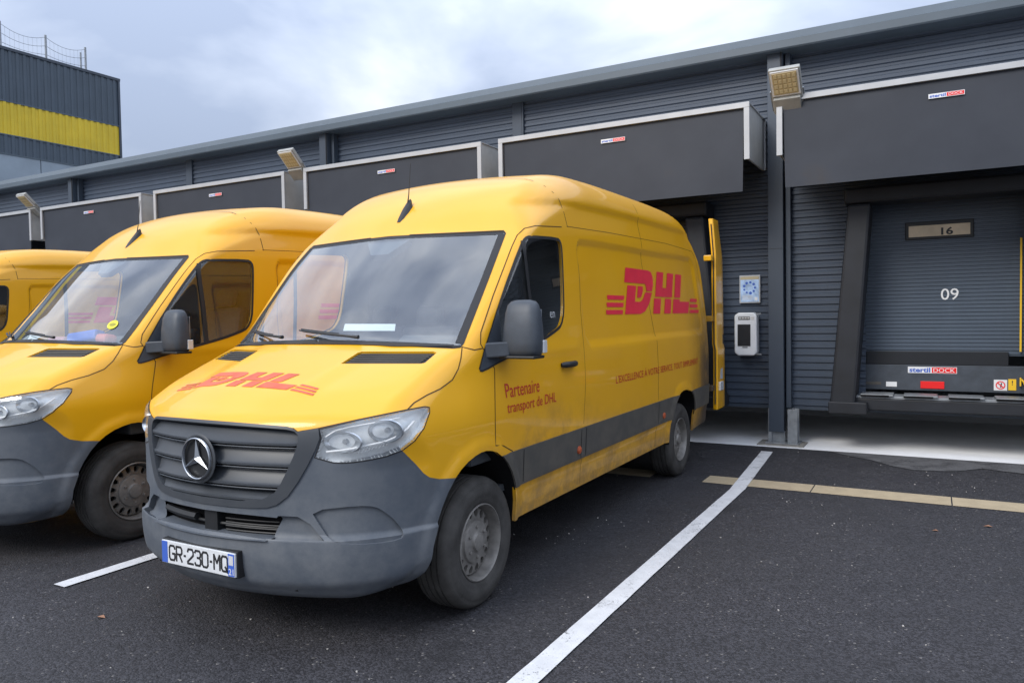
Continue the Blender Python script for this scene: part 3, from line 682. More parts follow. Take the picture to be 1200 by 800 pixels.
# =================================================================== THE VAN
def make_van():
    root = thing('delivery_van')
    # ---- shell
    body = surf('body', FT[T_BODY], M['paint'], root, skirt=.02)
    bon = surf('bonnet', FT[T_BON], M['paint'], root, skirt=.015)
    bump = surf('front_bumper', FT[T_BUMP], M['bumper'], root, skirt=.05, off=.002)
    cab = lambda c: c.y < 2.45 and c.z > .62
    surf('headlining', [f for f in FT[T_BODY]+FT[T_DOOR] if CEN(f).y < 2.4 and CEN(f).z > 1.27], M['trim'], root, off=-.03, flip=True)
    # panel gaps over the shell
    sm = MB()
    for sgn in (1, -1):
        ribbon(sm, [(2.25, 2.16), (2.235, 2.30), (2.17, 2.44), (2.14, 2.49)], .006, .0012, sgn=sgn)
        ribbon(sm, [(3.74, 2.50), (3.72, 2.42), (3.73, 2.0), (3.90, 1.41), (3.905, .81)], .006, .0012, sgn=sgn)
        ribbon(sm, [(3.905, .585), (3.905, .40)], .006, .0012, sgn=sgn)
        ribbon(sm, [(2.40, 2.075), (2.335, 1.60), (2.335, 1.10), (2.30, .82)], .004, .001, sgn=sgn)
        ribbon(sm, [(2.30, .58), (2.30, .40)], .004, .001, sgn=sgn)
        ribbon(sm, [(2.24, 2.165), (3.0, 2.19), (4.4, 2.215), (5.30, 2.20), (5.42, 2.12), (5.62, 1.35)], .004, .001, sgn=sgn)
    ribbon(sm, [(x, 2.14) for x in np.linspace(0, .72, 16)], .006, .0045, mode='top', step=.02, sgn=1)
    ribbon(sm, [(x, 2.14) for x in np.linspace(0, .72, 16)], .006, .0045, mode='top', step=.02, sgn=-1)
    ribbon(sm, [(541.5, 406.5), (556, 410), (566, 408)], .006, .0012, mode='px', step=4)
    sm.build('panel_gap', M['seam'], body, smooth=True, fix=False)
    bg_ = MB()
    for sgn in (1, -1): ribbon(bg_, P_BON[4:20], .006, .0015, mode='px', sgn=sgn)
    bg_.build('bonnet_gap', M['seam'], bon, smooth=True, fix=False)
    for sgn in (1, -1):
        hg_ = MB(); ribbon(hg_, P_HEAD+[P_HEAD[0]], .006, .003, mode='px', sgn=sgn); hg_.build('headlight_gap', M['seal'], bump, smooth=True, fix=False)
    for sgn in (1, -1):
        half = 'left' if sgn == 1 else 'right'
        door = surf('door', FT[T_DOOR], M['paint'], root, half, skirt=.02)
        g = MB(); ribbon(g, P_DOOR[1:-1], .006, .0015, mode='px', sgn=sgn); g.build('door_gap', M['seam'], door, smooth=True, fix=False)
        lin = MB(); lin.box(*sorted((sgn*.91, sgn*.94)), 1.2, 2.3, .95, 1.30); lin.build('door_card', M['trim'], door)
        win = surf('window', [f for f in FT[T_WIN] if CEN(f).y > 1.27], M['sideglass'], door, half, off=-.004)
        sail = surf('mirror_base_panel', [f for f in FT[T_WIN] if CEN(f).y <= 1.27], M['mirror'], door, half, off=.004, skirt=.02)
        sl_ = MB(); PW = P_WIN+[P_WIN[0]]; ribbon(sl_, PW, .020, .003, mode='px', sgn=sgn)
        ribbon(sl_, yzpx([(1.565, 2.01), (1.585, 1.70), (1.60, 1.39)]), .035, .004, mode='px', sgn=sgn); sl_.build('window_seal', M['seal'], door, smooth=True, fix=False)
        # handle
        h = MB(); pts = []
        for k_ in range(9):
            y_ = 1.955+.2*k_/8; p, n = proj_side(y_, 1.245, .004+.030*math.sin(math.pi*k_/8)**.5, sgn); pts.append(p)
        h.tube(pts, [.013]+[.020]*7+[.013], 10); h.build('handle', M['black'], door, smooth=True)
        cup = MB()
        pp = [proj_side(2.045+.085*math.cos(a), 1.243+.038*math.sin(a), .0012, sgn)[0] for a in np.linspace(0, 2*math.pi, 25)[:-1]]
        cup.add(pp, [list(range(24)) if sgn == 1 else list(range(24))[::-1]]); cup.build('handle_recess', M['paint'], door, fix=False)
        # moulding with its marker lamp
        md = surf('side_moulding', [f for f in FT[T_MOULD]], M['mould'], root, half, off=.009, skirt=.012)
        for yy in (1.425, 2.25, 2.33, 3.905): g = MB(); ribbon(g, [(yy, .79), (yy, .60)], .006, .0105, sgn=sgn); g.build('moulding_gap', M['liner'], md, smooth=True, fix=False)
        for (yy, zz) in ((2.215, .655), (4.05, .66)):
            mk = MB(); mk.lathe([(0, .028), (.012, .026), (.018, .016), (.019, .001)], (sgn*(hit_side(yy, zz).x+.006), yy, zz), 'x', 20, sgn)
            mk.build('side_marker', M['orange'], md, smooth=True)
        # headlight
        hl = thing('headlight'); hl.parent = root
        surf('lamp_housing', FT[T_HEAD], M['lampwhite'], hl, half, off=-.045, skirt=0)
        # housing walls
        surf('lamp_bezel', FT[T_HEAD], M['lens'], hl, half, off=.001)
        wl = MB(); ph = P_HEAD+[P_HEAD[0]]; Q = []
        for q in resample(ph, 4):
            r_ = BVH.ray_cast(Cv, px_ray(q))
            if r_[0] is not None: Q.append((r_[0], nrm_at(r_[0])))
        V = []
        for p, n in Q:
            for k_ in (0, -.05): w_ = p+n*k_; V.append((sgn*w_.x, w_.y, w_.z))
        wl.add(V, [[2*i, 2*i+1, 2*i+3, 2*i+2] for i in range(len(Q)-1)])
        wl.build('lamp_rim', M['silver'], hl, smooth=True)
        rf = MB()
        def at(q, dep):
            p, n = hit_px(q); w_ = p+n*dep; return Vector((sgn*w_.x, w_.y, w_.z)), Vector((sgn*n.x, n.y, n.z))
        for (q, ra, rb) in (((455, 505), .085, .055), ((402, 518), .10, .052)):
            c_, n = at(q, -.036); n = (n+Vector((0, -.9, 0))).normalized()
            a_ = n.cross(Vector((0, 0, 1))).normalized(); b_ = a_.cross(n).normalized()*-1
            V = []; F = []; nn_ = 28
            for r_, dz in ((1.0, .022), (.93, .026), (.88, .018), (.62, -.012), (.3, -.024), (.02, -.028)):
                for k_ in range(nn_):
                    th = 2*math.pi*k_/nn_; w_ = c_+a_*(ra*r_*math.cos(th))+b_*(rb*r_*math.sin(th))+n*dz; V.append(w_[:])
            for i in range(5):
                for k_ in range(nn_): F.append([i*nn_+k_, i*nn_+(k_+1) % nn_, (i+1)*nn_+(k_+1) % nn_, (i+1)*nn_+k_])
            rf.add(V, F)
            bb = c_+n*.004; rf.tube([(c_-n*.02)[:], bb[:]], [.016, .012], 10)
        rf.build('reflector', M['chrome'], hl, smooth=True)
        # day running light line
        dl = MB(); pts = [at(q, -.018)[0][:] for q in resample([(380, 512), (392, 504), (410, 499), (440, 493), (470, 487)], 8)]
        dl.tube(pts, .004, 6)
        pts = [at(q, -.018)[0][:] for q in resample([(381, 530), (400, 528), (430, 523), (452, 519), (468, 512), (480, 502), (488, 492)], 8)]
        dl.tube(pts, .006, 6); dl.build('light_guide', M['white'], hl, smooth=True)
        rb_ = MB()
        for i in range(9):
            q0 = (420+i*4.4, 532-i*1.1); pts = [at((q0[0]+1.0, q0[1]-4), -.022)[0][:], at((q0[0]-1.0, q0[1]+.5), -.022)[0][:]]
            rb_.tube(pts, .003, 5)
        rb_.build('indicator_ribs', M['silver'], hl, smooth=True)
        # mirror
        mr = thing('side_mirror'); mr.parent = root
        V = []; F = []; secs = []
        # housing: rounded lofted box, z from 1.40 to 1.63
        def ring(z_, x0, x1, y0, y1, n=24, pw=3.2):
            out = []
            for k_ in range(n):
                th = 2*math.pi*k_/n; cx_, sx_ = math.cos(th), math.sin(th)
                ex = abs(cx_)**(2/pw)*(1 if cx_ > 0 else -1); ey = abs(sx_)**(2/pw)*(1 if sx_ > 0 else -1)
                out.append((sgn*((x0+x1)/2+(x1-x0)/2*ex*.92-.088), (y0+y1)/2+(y1-y0)/2*ey+.24, z_))
            return out
        rows = [(1.335, 1.12, 1.27, .98, 1.06), (1.345, 1.085, 1.30, .955, 1.075), (1.37, 1.07, 1.312, .945, 1.085), (1.42, 1.07, 1.315, .94, 1.085), (1.50, 1.075, 1.312, .943, 1.08), (1.58, 1.085, 1.302, .955, 1.073), (1.62, 1.095, 1.29, .97, 1.065), (1.640, 1.115, 1.27, .985, 1.055), (1.648, 1.15, 1.235, 1.0, 1.04)]
        rows = [(r_[0]+.005, r_[1], r_[2], r_[3], r_[4]) for r_ in rows]
        for r_ in rows: V += ring(*r_)
        n = 24
        for i in range(len(rows)-1):
            for k_ in range(n): F.append([i*n+k_, i*n+(k_+1) % n, (i+1)*n+(k_+1) % n, (i+1)*n+k_])
        F += [list(range(n)), [(len(rows)-1)*n+k_ for k_ in range(n)]]
        hb = MB(); hb.add(V, F); hb.build('mirror_housing', M['mirror'], mr, smooth=True, split=60)
        ar = MB(); ar.add([(sgn*x, y_, z_) for x, y_, z_ in [(.935, 1.12, 1.335), (.95, 1.24, 1.335), (.95, 1.24, 1.42), (.935, 1.12, 1.42), (1.05, 1.19, 1.345), (1.05, 1.29, 1.345), (1.05, 1.29, 1.425), (1.05, 1.19, 1.425)]],
                          [(0, 1, 2, 3), (4, 5, 6, 7), (0, 1, 5, 4), (1, 2, 6, 5), (2, 3, 7, 6), (3, 0, 4, 7)])
        ar.build('mirror_arm', M['mirror'], mr, bevel=.008)
        ft = MB(); ft.box(*sorted((sgn*.98, sgn*1.205)), 1.185, 1.315, 1.330, 1.347); ft.build('mirror_foot', M['black'], mr, bevel=.006)
        mg = MB(); mg.box(*sorted((sgn*1.01, sgn*1.19)), 1.310, 1.3155, 1.39, 1.60); mg.build('mirror_glass', M['chrome'], mr, bevel=.002)
        ind = MB(); ind.box(*sorted((sgn*1.205, sgn*1.222)), 1.27, 1.315, 1.36, 1.43); ind.build('turn_signal', M['silver'], mr, bevel=.004)
        # vents on the bonnet
        vt = surf('air_vent', FT[T_VENT], M['black'], bon, half, off=-.012)
        sb = MB()
        for k_ in range(5):
            t_ = .16+k_*.17; a = (399.3+(424-399.3)*t_, 425.9+(411.8-425.9)*t_); b_ = (493+(511-493)*t_, 426+(412.5-426)*t_)
            pts = [at((a[0]+(b_[0]-a[0])*u, a[1]+(b_[1]-a[1])*u), -.006)[0][:] for u in np.linspace(.03, .97, 9)]
            sb.tube(pts, .0045, 6)
        sb.build('vent_slat', M['mould'], bon, smooth=True)
        # wheels
        for wy in (1.004, 4.669):
            wh = thing('wheel', (0, 0, 0)); wh.parent = root
            c_ = (sgn*.855, wy, .352)
            ty = MB(); T = [(-.105, .205), (-.112, .225), (-.118, .26), (-.115, .30), (-.100, .332), (-.088, .343)]
            for g_ in (-.055, -.018, .018, .055): T += [(g_-.010, .351), (g_-.006, .351), (g_-.005, .343), (g_+.005, .343), (g_+.006, .351), (g_+.010, .351)]
            T += [(.088, .343), (.100, .333), (.108, .322), (.1085, .318), (.115, .30), (.1165, .297), (.118, .26), (.1165, .257), (.113, .235), (.106, .214), (.098, .206)]
            ty.lathe(T, c_, 'x', 72, sgn); ty.build('tyre', M['tyre'], wh, smooth=True, split=30)
            # the deepest outer sidewall is at x = .855 + .118
            rm = MB(); rm.lathe([(.100, .207), (.107, .207), (.110, .201), (.100, .195), (.070, .192), (.048, .188), (.030, .184), (.034, .180), (.050, .178)], c_, 'x', 64, sgn)
            # ring with oval holes, 16 around
            NHL = 16
            for h_ in range(NHL):
                t0 = 2*math.pi*h_/NHL; t1 = 2*math.pi*(h_+1)/NHL; tm = (t0+t1)/2; r0, r1 = .118, .178
                outer = []; inner = []
                for (tt, rr_) in ((t0, r0), (tm, r0), (t1, r0), (t1, (r0+r1)/2), (t1, r1), (tm, r1), (t0, r1), (t0, (r0+r1)/2)):
                    dx = .050+.012*((r1-rr_)/(r1-r0)); outer.append((c_[0]+sgn*dx, c_[1]+rr_*math.cos(tt), c_[2]+rr_*math.sin(tt)))
                for k_ in range(8):
                    ph_ = -math.pi*3/4+k_*math.pi/4; dr = .0245*math.sin(ph_); dt = .0180*math.cos(ph_)/.150
                    rr_ = .153+dr; tt = tm+dt; dx = .052+.010*((r1-rr_)/(r1-r0)); inner.append((c_[0]+sgn*dx, c_[1]+rr_*math.cos(tt), c_[2]+rr_*math.sin(tt)))
                deep = [(p[0]-sgn*.02, p[1], p[2]) for p in inner]
                F = [[k_, (k_+1) % 8, 8+(k_+1) % 8, 8+k_] for k_ in range(8)]+[[8+k_, 8+(k_+1) % 8, 16+(k_+1) % 8, 16+k_] for k_ in range(8)]
                rm.add(outer+inner+deep, F)
            rm.build('rim', M['rim'], wh, smooth=True, split=40)
            hc = MB(); hc.lathe([(.062, .118), (.074, .112), (.078, .104), (.078, .060), (.082, .052), (.096, .046), (.098, .030), (.098, .001)], c_, 'x', 48, sgn)
            for k_ in range(6):
                th = 2*math.pi*(k_+.5)/6; q = (c_[0]+sgn*.078, c_[1]+.082*math.cos(th), c_[2]+.082*math.sin(th))
                hc.lathe([(0, .010), (.010, .009), (.012, .001)], q, 'x', 8, sgn)
            hc.build('hub_cover', M['rim'], wh, smooth=True)
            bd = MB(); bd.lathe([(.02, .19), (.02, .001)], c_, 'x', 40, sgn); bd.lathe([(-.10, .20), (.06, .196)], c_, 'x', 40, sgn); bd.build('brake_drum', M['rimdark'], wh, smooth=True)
            # arch liner
            A_ = ARF if wy < 2 else ARR; A_ = [A_[0]]+chaikin(A_[1:-1], 1, False)+[A_[-1]]; al = MB(); V = []; PA = [(y_, z_) for y_, z_ in A_]; PA = resample([(A_[1][0], .36)]+PA[1:-1]+[(PA[-1][0], .385)], .04)
            xo = []
            for y_, z_ in PA:
                p = hit_side(float(y_), float(max(z_, .39))); xo.append((p.x if p is not None else .93)+ .004)
            for (y_, z_), x_ in zip(PA, xo):
                V += [(sgn*(x_-.006), y_, z_), (sgn*(x_-.014), y_, z_), (sgn*(x_-.05), wy+(y_-wy)*1.01, z_+.004), (sgn*.60, wy+(y_-wy)*1.02, z_+.006)]
            nP = len(PA); F = []
            for i in range(nP-1):
                for k_ in range(3): F.append([4*i+k_, 4*i+k_+1, 4*i+5+k_, 4*i+4+k_])
            al.add(V, F); al.box(*sorted((sgn*.585, sgn*.60)), wy-.48, wy+.48, .3, .95)
            al.build('wheel_arch_liner', M['liner'], root, fix=False)
        # rear door of this side: drawn from the tail
        rd = surf('rear_door', FT[T_REAR], M['paint'], root, half, skirt=.05)
        surf('door_inner_skin', FT[T_REAR], M['paint'], rd, half, off=-.055, flip=True)
        for zz in (.85, 1.45, 2.05): dg_ = MB(); dg_.obox((sgn*.785, 5.74-.08*(zz > 2), zz), (.03, 0, 0), (0, .02, 0), (0, 0, .045)); dg_.build('hinge', M['galv'], rd, bevel=.004)
    # ---- grille
    gr = surf('grille', FT[T_GRF], M['grille'], root, off=.010, skirt=.05)
    surf('grille_backing', FT[T_GRI], M['liner'], gr, off=-.055)
    for hf in ('left', 'right'): surf('fog_lamp_blank', FT[T_FOG], M['bumper'], bump, hf, off=-.013); surf('intake_corner', FT[T_PK], M['bumper'], bump, hf, off=-.028)
    surf('lower_intake', FT[T_LOW], M['liner'], bump, off=-.075)
    # slats: each a blade that follows the nose
    def nose_y(x, z_):
        h = BVH.ray_cast(Vector((abs(x), -1, z_)), Vector((0, 1, 0))); return h[0].y if h[0] is not None else .02+.42*x*x
    def inner_half(z_):       # half width of the grille opening
        return float(interp(z_, [.70, .725, .76, .82, .90, .98, 1.03, 1.06], [.36, .42, .45, .485, .515, .545, .555, .555]))
    slats = MB(); lips = MB()
    for (z0, z1) in ((1.05, .985), (.962, .888), (.864, .792), (.768, .724)):
        V = []; F = []; hw = inner_half((z0+z1)/2)+.004; n = 41; 
        for i in range(n):
            x = -hw+2*hw*i/(n-1); ed = 1-min(1, (hw-abs(x))/.05); y0 = nose_y(x, z1)
            zt = z0; zb = z1+.008*ed; t_ = (x/hw)
            dz = -.004*t_*t_
            V += [(x, nose_y(x, zt)+.045, zt+dz), (x, nose_y(x, zt)+.030, zt+dz), (x, y0+.006, zb+.018+dz), (x, y0-.006, zb+.010+dz), (x, y0-.006, zb+dz), (x, y0+.010, zb-.006+dz), (x, y0+.05, zb-.004+dz)]
        m_n = 7
        for i in range(n-1):
            for k_ in range(m_n-1): F.append([i*m_n+k_, i*m_n+k_+1, (i+1)*m_n+k_+1, (i+1)*m_n+k_])
        slats.add(V, F)
        lips.tube([(x, nose_y(x, z1)+.002, z1-.012-.004*(x/hw)**2) for x in np.linspace(-hw+.03, hw-.03, 31)], [.001]+[.0035]*29+[.001], 6)  # lighter fin under each slat, drawn in for its highlight line
    slats.build('grille_slats', M['grille'], gr, smooth=True, split=50)
    lips.build('slat_highlight_lips', M['mirror'], gr, smooth=True)
    # mesh cross ribs deep in the grille
    xr = MB()
    for i in range(-11, 12): xr.box(i*.045-.002, i*.045+.002, nose_y(i*.045, .9)+.038, nose_y(i*.045, .9)+.05, .76, .98)
    xr.build('grille_ribs', M['black'], gr)
    # star
    sy = -.016; zc = .908
    em = MB(); em.lathe([(0, .119), (-.004, .112), (-.004, .106), (.02, .10)], (0, sy+.008, zc), 'y', 48);  em.build('emblem_base', M['grille'], gr, smooth=True); em = MB(); em.lathe([(0.004, .106), (0.003, .001)], (0, sy+.008, zc), 'y', 48); em.build('emblem_disc', M['black'], gr, smooth=True)
    stp = MB(); prf = [(-.0, .092), (-.009, .094), (-.012, .097), (-.009, .101), (0, .102)]; stp.lathe(prf, (0, sy, zc), 'y', 56)
    for k_ in range(3):
        th = math.pi/2+2*math.pi*k_/3; u = Vector((math.cos(th), 0, math.sin(th))); v_ = Vector((-math.sin(th), 0, math.cos(th)))
        c0_ = Vector((0, sy, zc)); tip = c0_+u*.094; b1 = c0_-u*.0+v_*.0; 
        r1_ = c0_+(u*.5+v_*.866)*.020; r2_ = c0_+(u*.5-v_*.866)*.020; top = c0_+Vector((0, -.016, 0))
        tt_ = tip+Vector((0, -.006, 0))
        stp.add([top[:], r1_[:], tt_[:], r2_[:], (r1_+Vector((0, .006, 0)))[:], tip[:], (r2_+Vector((0, .006, 0)))[:]], [(0, 1, 2), (0, 2, 3), (1, 4, 5, 2), (3, 2, 5, 6)])
    stp.build('star_emblem', M['chrome'], gr, smooth=True, split=20)
    # ---- lower intake details
    li = MB()
    for z_ in (.560, .578, .596, .614): li.tube([(x, nose_y(x, .60)+.045, z_) for x in np.linspace(.10, .40, 12)], .004, 5)
    li.box(-.03, .06, nose_y(0, .6)+.03, nose_y(0, .6)+.08, .54, .645)
    li.tube([(x, .05+.4*x*x, .60) for x in np.linspace(-.40, -.10, 12)], .02, 6)
    li.build('intake_bars', M['black'], bump, smooth=True)
    br = MB(); br.tube([(x, .06+.42*x*x, .585) for x in np.linspace(-.42, .42, 25)], .008, 6); br.build('impact_bar', M['black'], bump, smooth=True)
    # shelf at the bottom of the intake
    shf = MB(); V = []
    xs_ = np.linspace(-.40, .40, 25)
    for x in xs_: yy = nose_y(x, .545); V += [(x, yy-.018, .548), (x, yy+.09, .553), (x, yy+.09, .52)]
    shf.add(V, [[3*i+k_, 3*i+k_+1, 3*i+4+k_, 3*i+3+k_] for i in range(24) for k_ in range(2)]); shf.build('intake_shelf', M['bumper'], bump, smooth=True)
    # ---- licence plate
    lp = MB(); lp.box(-.262, .262, -.034, -.022, .374, .486); lpo = lp.build('licence_plate', M['plate'], root, bevel=.003)
    bk = MB(); bk.box(-.268, .268, -.0225, .03, .366, .493); bk.build('plate_holder', M['black'], lpo, bevel=.004)
    for xa in (-.259, .217):
        bl = MB(); bl.box(xa, xa+.042, -.0355, -.034, .377, .483); bl.build('plate_band', M['blue'], lpo, bevel=.001)
    # stroke lettering, condensed with squared curves
    G = {'G': [[(1, .8), (.85, 1), (.2, 1), (0, .85), (0, .15), (.2, 0), (.85, 0), (1, .15), (1, .45), (.55, .45)]],
         'R': [[(0, 0), (0, 1), (.8, 1), (1, .85), (1, .6), (.8, .48), (0, .48)], [(.5, .48), (1, 0)]],
         '2': [[(0, .8), (.15, 1), (.85, 1), (1, .85), (1, .6), (0, .12), (0, 0), (1, 0)]],
         '3': [[(0, .85), (.15, 1), (.85, 1), (1, .85), (1, .65), (.8, .52), (.4, .52)], [(.8, .52), (1, .4), (1, .15), (.85, 0), (.15, 0), (0, .15)]],
         '0': [[(.2, 0), (0, .15), (0, .85), (.2, 1), (.8, 1), (1, .85), (1, .15), (.8, 0), (.2, 0)]],
         'M': [[(0, 0), (0, 1), (.5, .45), (1, 1), (1, 0)]],
         'Q': [[(.2, 0), (0, .15), (0, .85), (.2, 1), (.8, 1), (1, .85), (1, .15), (.8, 0), (.2, 0)], [(.6, .3), (1.05, -.06)]],
         '-': [[(.2, .46), (.8, .46)]]}
    tx = MB(); cx_ = -.203
    for ch in 'GR-230-MQ':
        wd = .018 if ch == '-' else .040
        for pl in G[ch]:
            for i, (a, b_) in enumerate(zip(pl[:-1], pl[1:])):
                p = np.array([cx_+a[0]*wd, .395+a[1]*.070]); q = np.array([cx_+b_[0]*wd, .395+b_[1]*.070]); d_ = (q-p)/np.linalg.norm(q-p); p = p-d_*.003; q = q+d_*.003; n_ = np.array([-d_[1], d_[0]])*.0056; yy = -.0346-.00005*(i % 3)
                tx.prism([(p+n_)[0:1].tolist()+[yy]+(p+n_)[1:].tolist(), (p-n_)[0:1].tolist()+[yy]+(p-n_)[1:].tolist(), (q-n_)[0:1].tolist()+[yy]+(q-n_)[1:].tolist(), (q+n_)[0:1].tolist()+[yy]+(q+n_)[1:].tolist()], (0, .0004, 0))
        cx_ += wd+.0125
    tx.build('registration_lettering', M['ink'], lpo)
    Vt, Ft = text_mesh('21', 1, bold=.01); Vt = fit(Vt, .222, .254, .384, .414)
    obj('department_number', [(a, -.0360, b_) for a, b_ in Vt], Ft, M['plate'], lpo)
    lg = MB(); lg.box(.223, .253, -.0362, -.0355, .43, .474); lg.build('region_mark', M['silver'], lpo)
    # ---- windscreen
    ws = surf('windscreen', FT[T_WS], M['windscreen'], root, off=-.003)
    fr_ = MB()
    WSR = P_WS[1:14]
    for sgn in (1, -1):
        ribbon(fr_, [(592.3-4, 273.5), (571-4, 330), (543-5, 402)], .045, -.0015, mode='px', sgn=sgn)
        ribbon(fr_, [(531, 405.0), (470, 402.5), (405, 400.5), (330, 398.5)], .035, -.0015, mode='px', step=2, sgn=sgn)
        ribbon(fr_, [(430, 279.6), (480, 277.0), (482, 277.0), (560, 274), (590, 272.6)], .028, -.0015, mode='px', step=1.5, sgn=sgn)
        ribbon(fr_, P_WS[2:13], .008, .002, mode='px', sgn=sgn)
    fr_.build('glass_border', M['seal'], ws, smooth=True, fix=False)
    # rain sensor and mirror foot behind the glass
    rs = MB(); V = []
    for (dx, dy) in ((-.17, 0), (.17, 0), (.07, -.13), (-.07, -.13)):
        z_ = 2.06+dy*.7; V.append((dx, 1.475+dy*.72, z_))
    rs.prism(V, (0, .03, -.03)); rs.build('sensor_cover', M['mirror'], ws)
    # wipers
    for (q0, q1, q2) in (((452, 404.5), (420, 402.5), (345, 400.5)), ((318, 401.5), (300, 399.2), (276, 396.2))):
        pass
    for (xa, xb) in ((.30, -.18), (-.28, -.72)):
        wp = MB(); pts = []
        for k_ in range(10):
            x = xa+(xb-xa)*k_/9; y_ = .80+.27*x*x+.05*k_/9+.012; zz = BVH.ray_cast(Vector((abs(x), y_, 3)), Vector((0, 0, -1)))[0]
            pts.append((x, zz.y-.02, zz.z+.022))
        wp.tube(pts, [.012]+[.008]*8+[.004], 6)
        pts2 = [(p[0]+.0, p[1]+.018, p[2]+.006) for p in pts[3:]]; wp.tube(pts2, .005, 5)
        wp.build('wiper', M['black'], root, smooth=True)
    cw = MB(); V = []
    for i, x in enumerate(np.linspace(-.86, .86, 35)):
        y_ = .79+.275*x*x; p = BVH.ray_cast(Vector((abs(x), y_-.012, 3)), Vector((0, 0, -1)))[0]; V += [(x, y_-.022, p.z+.001), (x, y_+.030, p.z+.012)]
    cw.add(V, [[2*i, 2*i+2, 2*i+3, 2*i+1] for i in range(34)]); cw.build('scuttle_panel', M['seal'], root, smooth=True, fix=False)
    # ---- antenna
    an = MB(); p = BVH.ray_cast(Vector((.001, 1.66, 4)), Vector((0, 0, -1)))[0]
    V = []; F = []; rows = [(-.075, .016, .004), (-.045, .028, .018), (0, .034, .036), (.04, .030, .052), (.062, .018, .050), (.070, .008, .02)]
    for dy, wd, hh_ in rows:
        yb = p.y+dy; zb = BVH.ray_cast(Vector((.001, yb, 4)), Vector((0, 0, -1)))[0].z
        V += [(-wd, yb, zb-.004), (-wd*.6, yb, zb+hh_*.7), (0, yb, zb+hh_), (wd*.6, yb, zb+hh_*.7), (wd, yb, zb-.004)]
    for i in range(len(rows)-1):
        for k_ in range(4): F.append([5*i+k_, 5*i+k_+1, 5*i+6+k_, 5*i+5+k_])
    an.add(V, F); ant = an.build('antenna', M['black'], root, smooth=True)
    rod = MB(); rod.tube([(0, p.y+.03, p.z+.06), (0, p.y+.045, p.z+.13), (0, p.y+.07, p.z+.34)], [.006, .0035, .0025], 6); rod.build('antenna_rod', M['black'], ant, smooth=True)
    # ---- lettering on the left side
    V, F = dhl_shapes(); V = np.array(V); kx = (5.40-2.84)/(V[:, 0].max()-V[:, 0].min()); V = np.stack([2.84+(V[:, 0]-V[:, 0].min())*kx, 1.565+V[:, 1]*.375], 1)
    decal('side_logo', V, tri(V, F), M['red'], body, lambda a, b_, o: proj_side(a, b_, o), grid=.06, off=.003)
    def side_text(name, s, y0, y1, z0, z1, par, bold=.0, rise=0):
        Vt, Ft = text_mesh(s, 1, bold=bold); Vt = fit(Vt, y0, y1, z0, z1); Vt[:, 1] += rise*(Vt[:, 0]-y0)
        return decal(name, Vt, Ft, M['text'], par, lambda a, b_, o: proj_side(a, b_, o), off=.0025)
    ldoor = [o for o in root.children if o.name.startswith('door')][0]
    side_text('side_slogan', "L'EXCELLENCE À VOTRE SERVICE, TOUT SIMPLEMENT", 2.90, 5.17, 1.035, 1.115, body, rise=.003)
    side_text('door_lettering', 'Partenaire', 1.25, 1.64, 1.105, 1.185, ldoor)
    side_text('door_lettering', 'transport de DHL', 1.25, 1.87, 1.0, 1.08, ldoor)
    # small pen marks on the side window
    Vt, Ft = text_mesh('en', 1); Vt = fit(Vt, 1.86, 1.93, 1.55, 1.59); wl_ = [o for o in ldoor.children if o.name.startswith('window')][0]
    decal('window_scribble', Vt, Ft, M['silver'], wl_, lambda a, b_, o: proj_side(a, b_, o), off=.0)
    # logo on the bonnet, read from the front
    V, F = dhl_shapes(); V = np.array(V); V[:, 0] -= (V[:, 0].min()+V[:, 0].max())/2; k = 1.03/(V[:, 0].max()-V[:, 0].min())
    def top_map(a, b_, o):
        x = a-.06; y_ = BON_Y+BON_H*b_+.10*x*x
        p = BVH.ray_cast(Vector((abs(x), y_, 3)), Vector((0, 0, -1)))[0]; n = nrm_at(p); q = p+n*o
        return ((q.x if x >= 0 else -q.x), q.y, q.z), ((n.x if x >= 0 else -n.x), n.y, n.z)
    BON_Y, BON_H = .275, .15
    V = np.stack([V[:, 0]*k, V[:, 1]], 1)
    decal('bonnet_logo', V, tri(V, F), M['redfade'], bon, top_map, off=.002, grid=.05)
    # ---- cab interior
    it = MB(); it.box(-.92, .92, .95, 2.45, .56, .60); it.build('cab_floor', M['trim'], root)
    bh = MB(); bh.prism([(x, 2.36, z_) for x, z_ in ((-.93, .6), (.93, .6), (.95, 1.2), (.88, 2.1), (.78, 2.42), (.5, 2.53), (-.5, 2.53), (-.78, 2.42), (-.88, 2.1), (-.95, 1.2))], (0, .02, 0)); bh.build('bulkhead', M['trim'], root)
    db = MB(); V = []
    sec = [(1.00, .75), (.98, 1.30), (1.02, 1.385), (1.30, 1.40), (1.45, 1.33), (1.46, 1.20), (1.38, .75)]
    db.prism([(-.91, a, b_) for a, b_ in sec], (1.82, 0, 0)); dash = db.build('dashboard', M['trim'], root, bevel=.02)
    hoods = MB(); hoods.prism([(.22, a, b_) for a, b_ in ((1.22, 1.38), (1.45, 1.33), (1.48, 1.44), (1.30, 1.46))], (.40, 0, 0)); hoods.build('instrument_hood', M['trim'], dash, bevel=.02)
    sw = MB(); V = []; pts = []
    for k_ in range(25):
        th = 2*math.pi*k_/24; pts.append((.42+.19*math.cos(th), 1.58+.10*math.sin(th), 1.28+.16*math.sin(th)*-1))
    sw.tube(pts, .014, 8, cap=False); sw.tube([(.25, 1.58, 1.28), (.42, 1.56, 1.27), (.59, 1.58, 1.28)], [.015, .035, .015], 8); sw.tube([(.42, 1.56, 1.27), (.42, 1.40, 1.2)], .03, 8)
    sw.build('steering_wheel', M['black'], root, smooth=True)
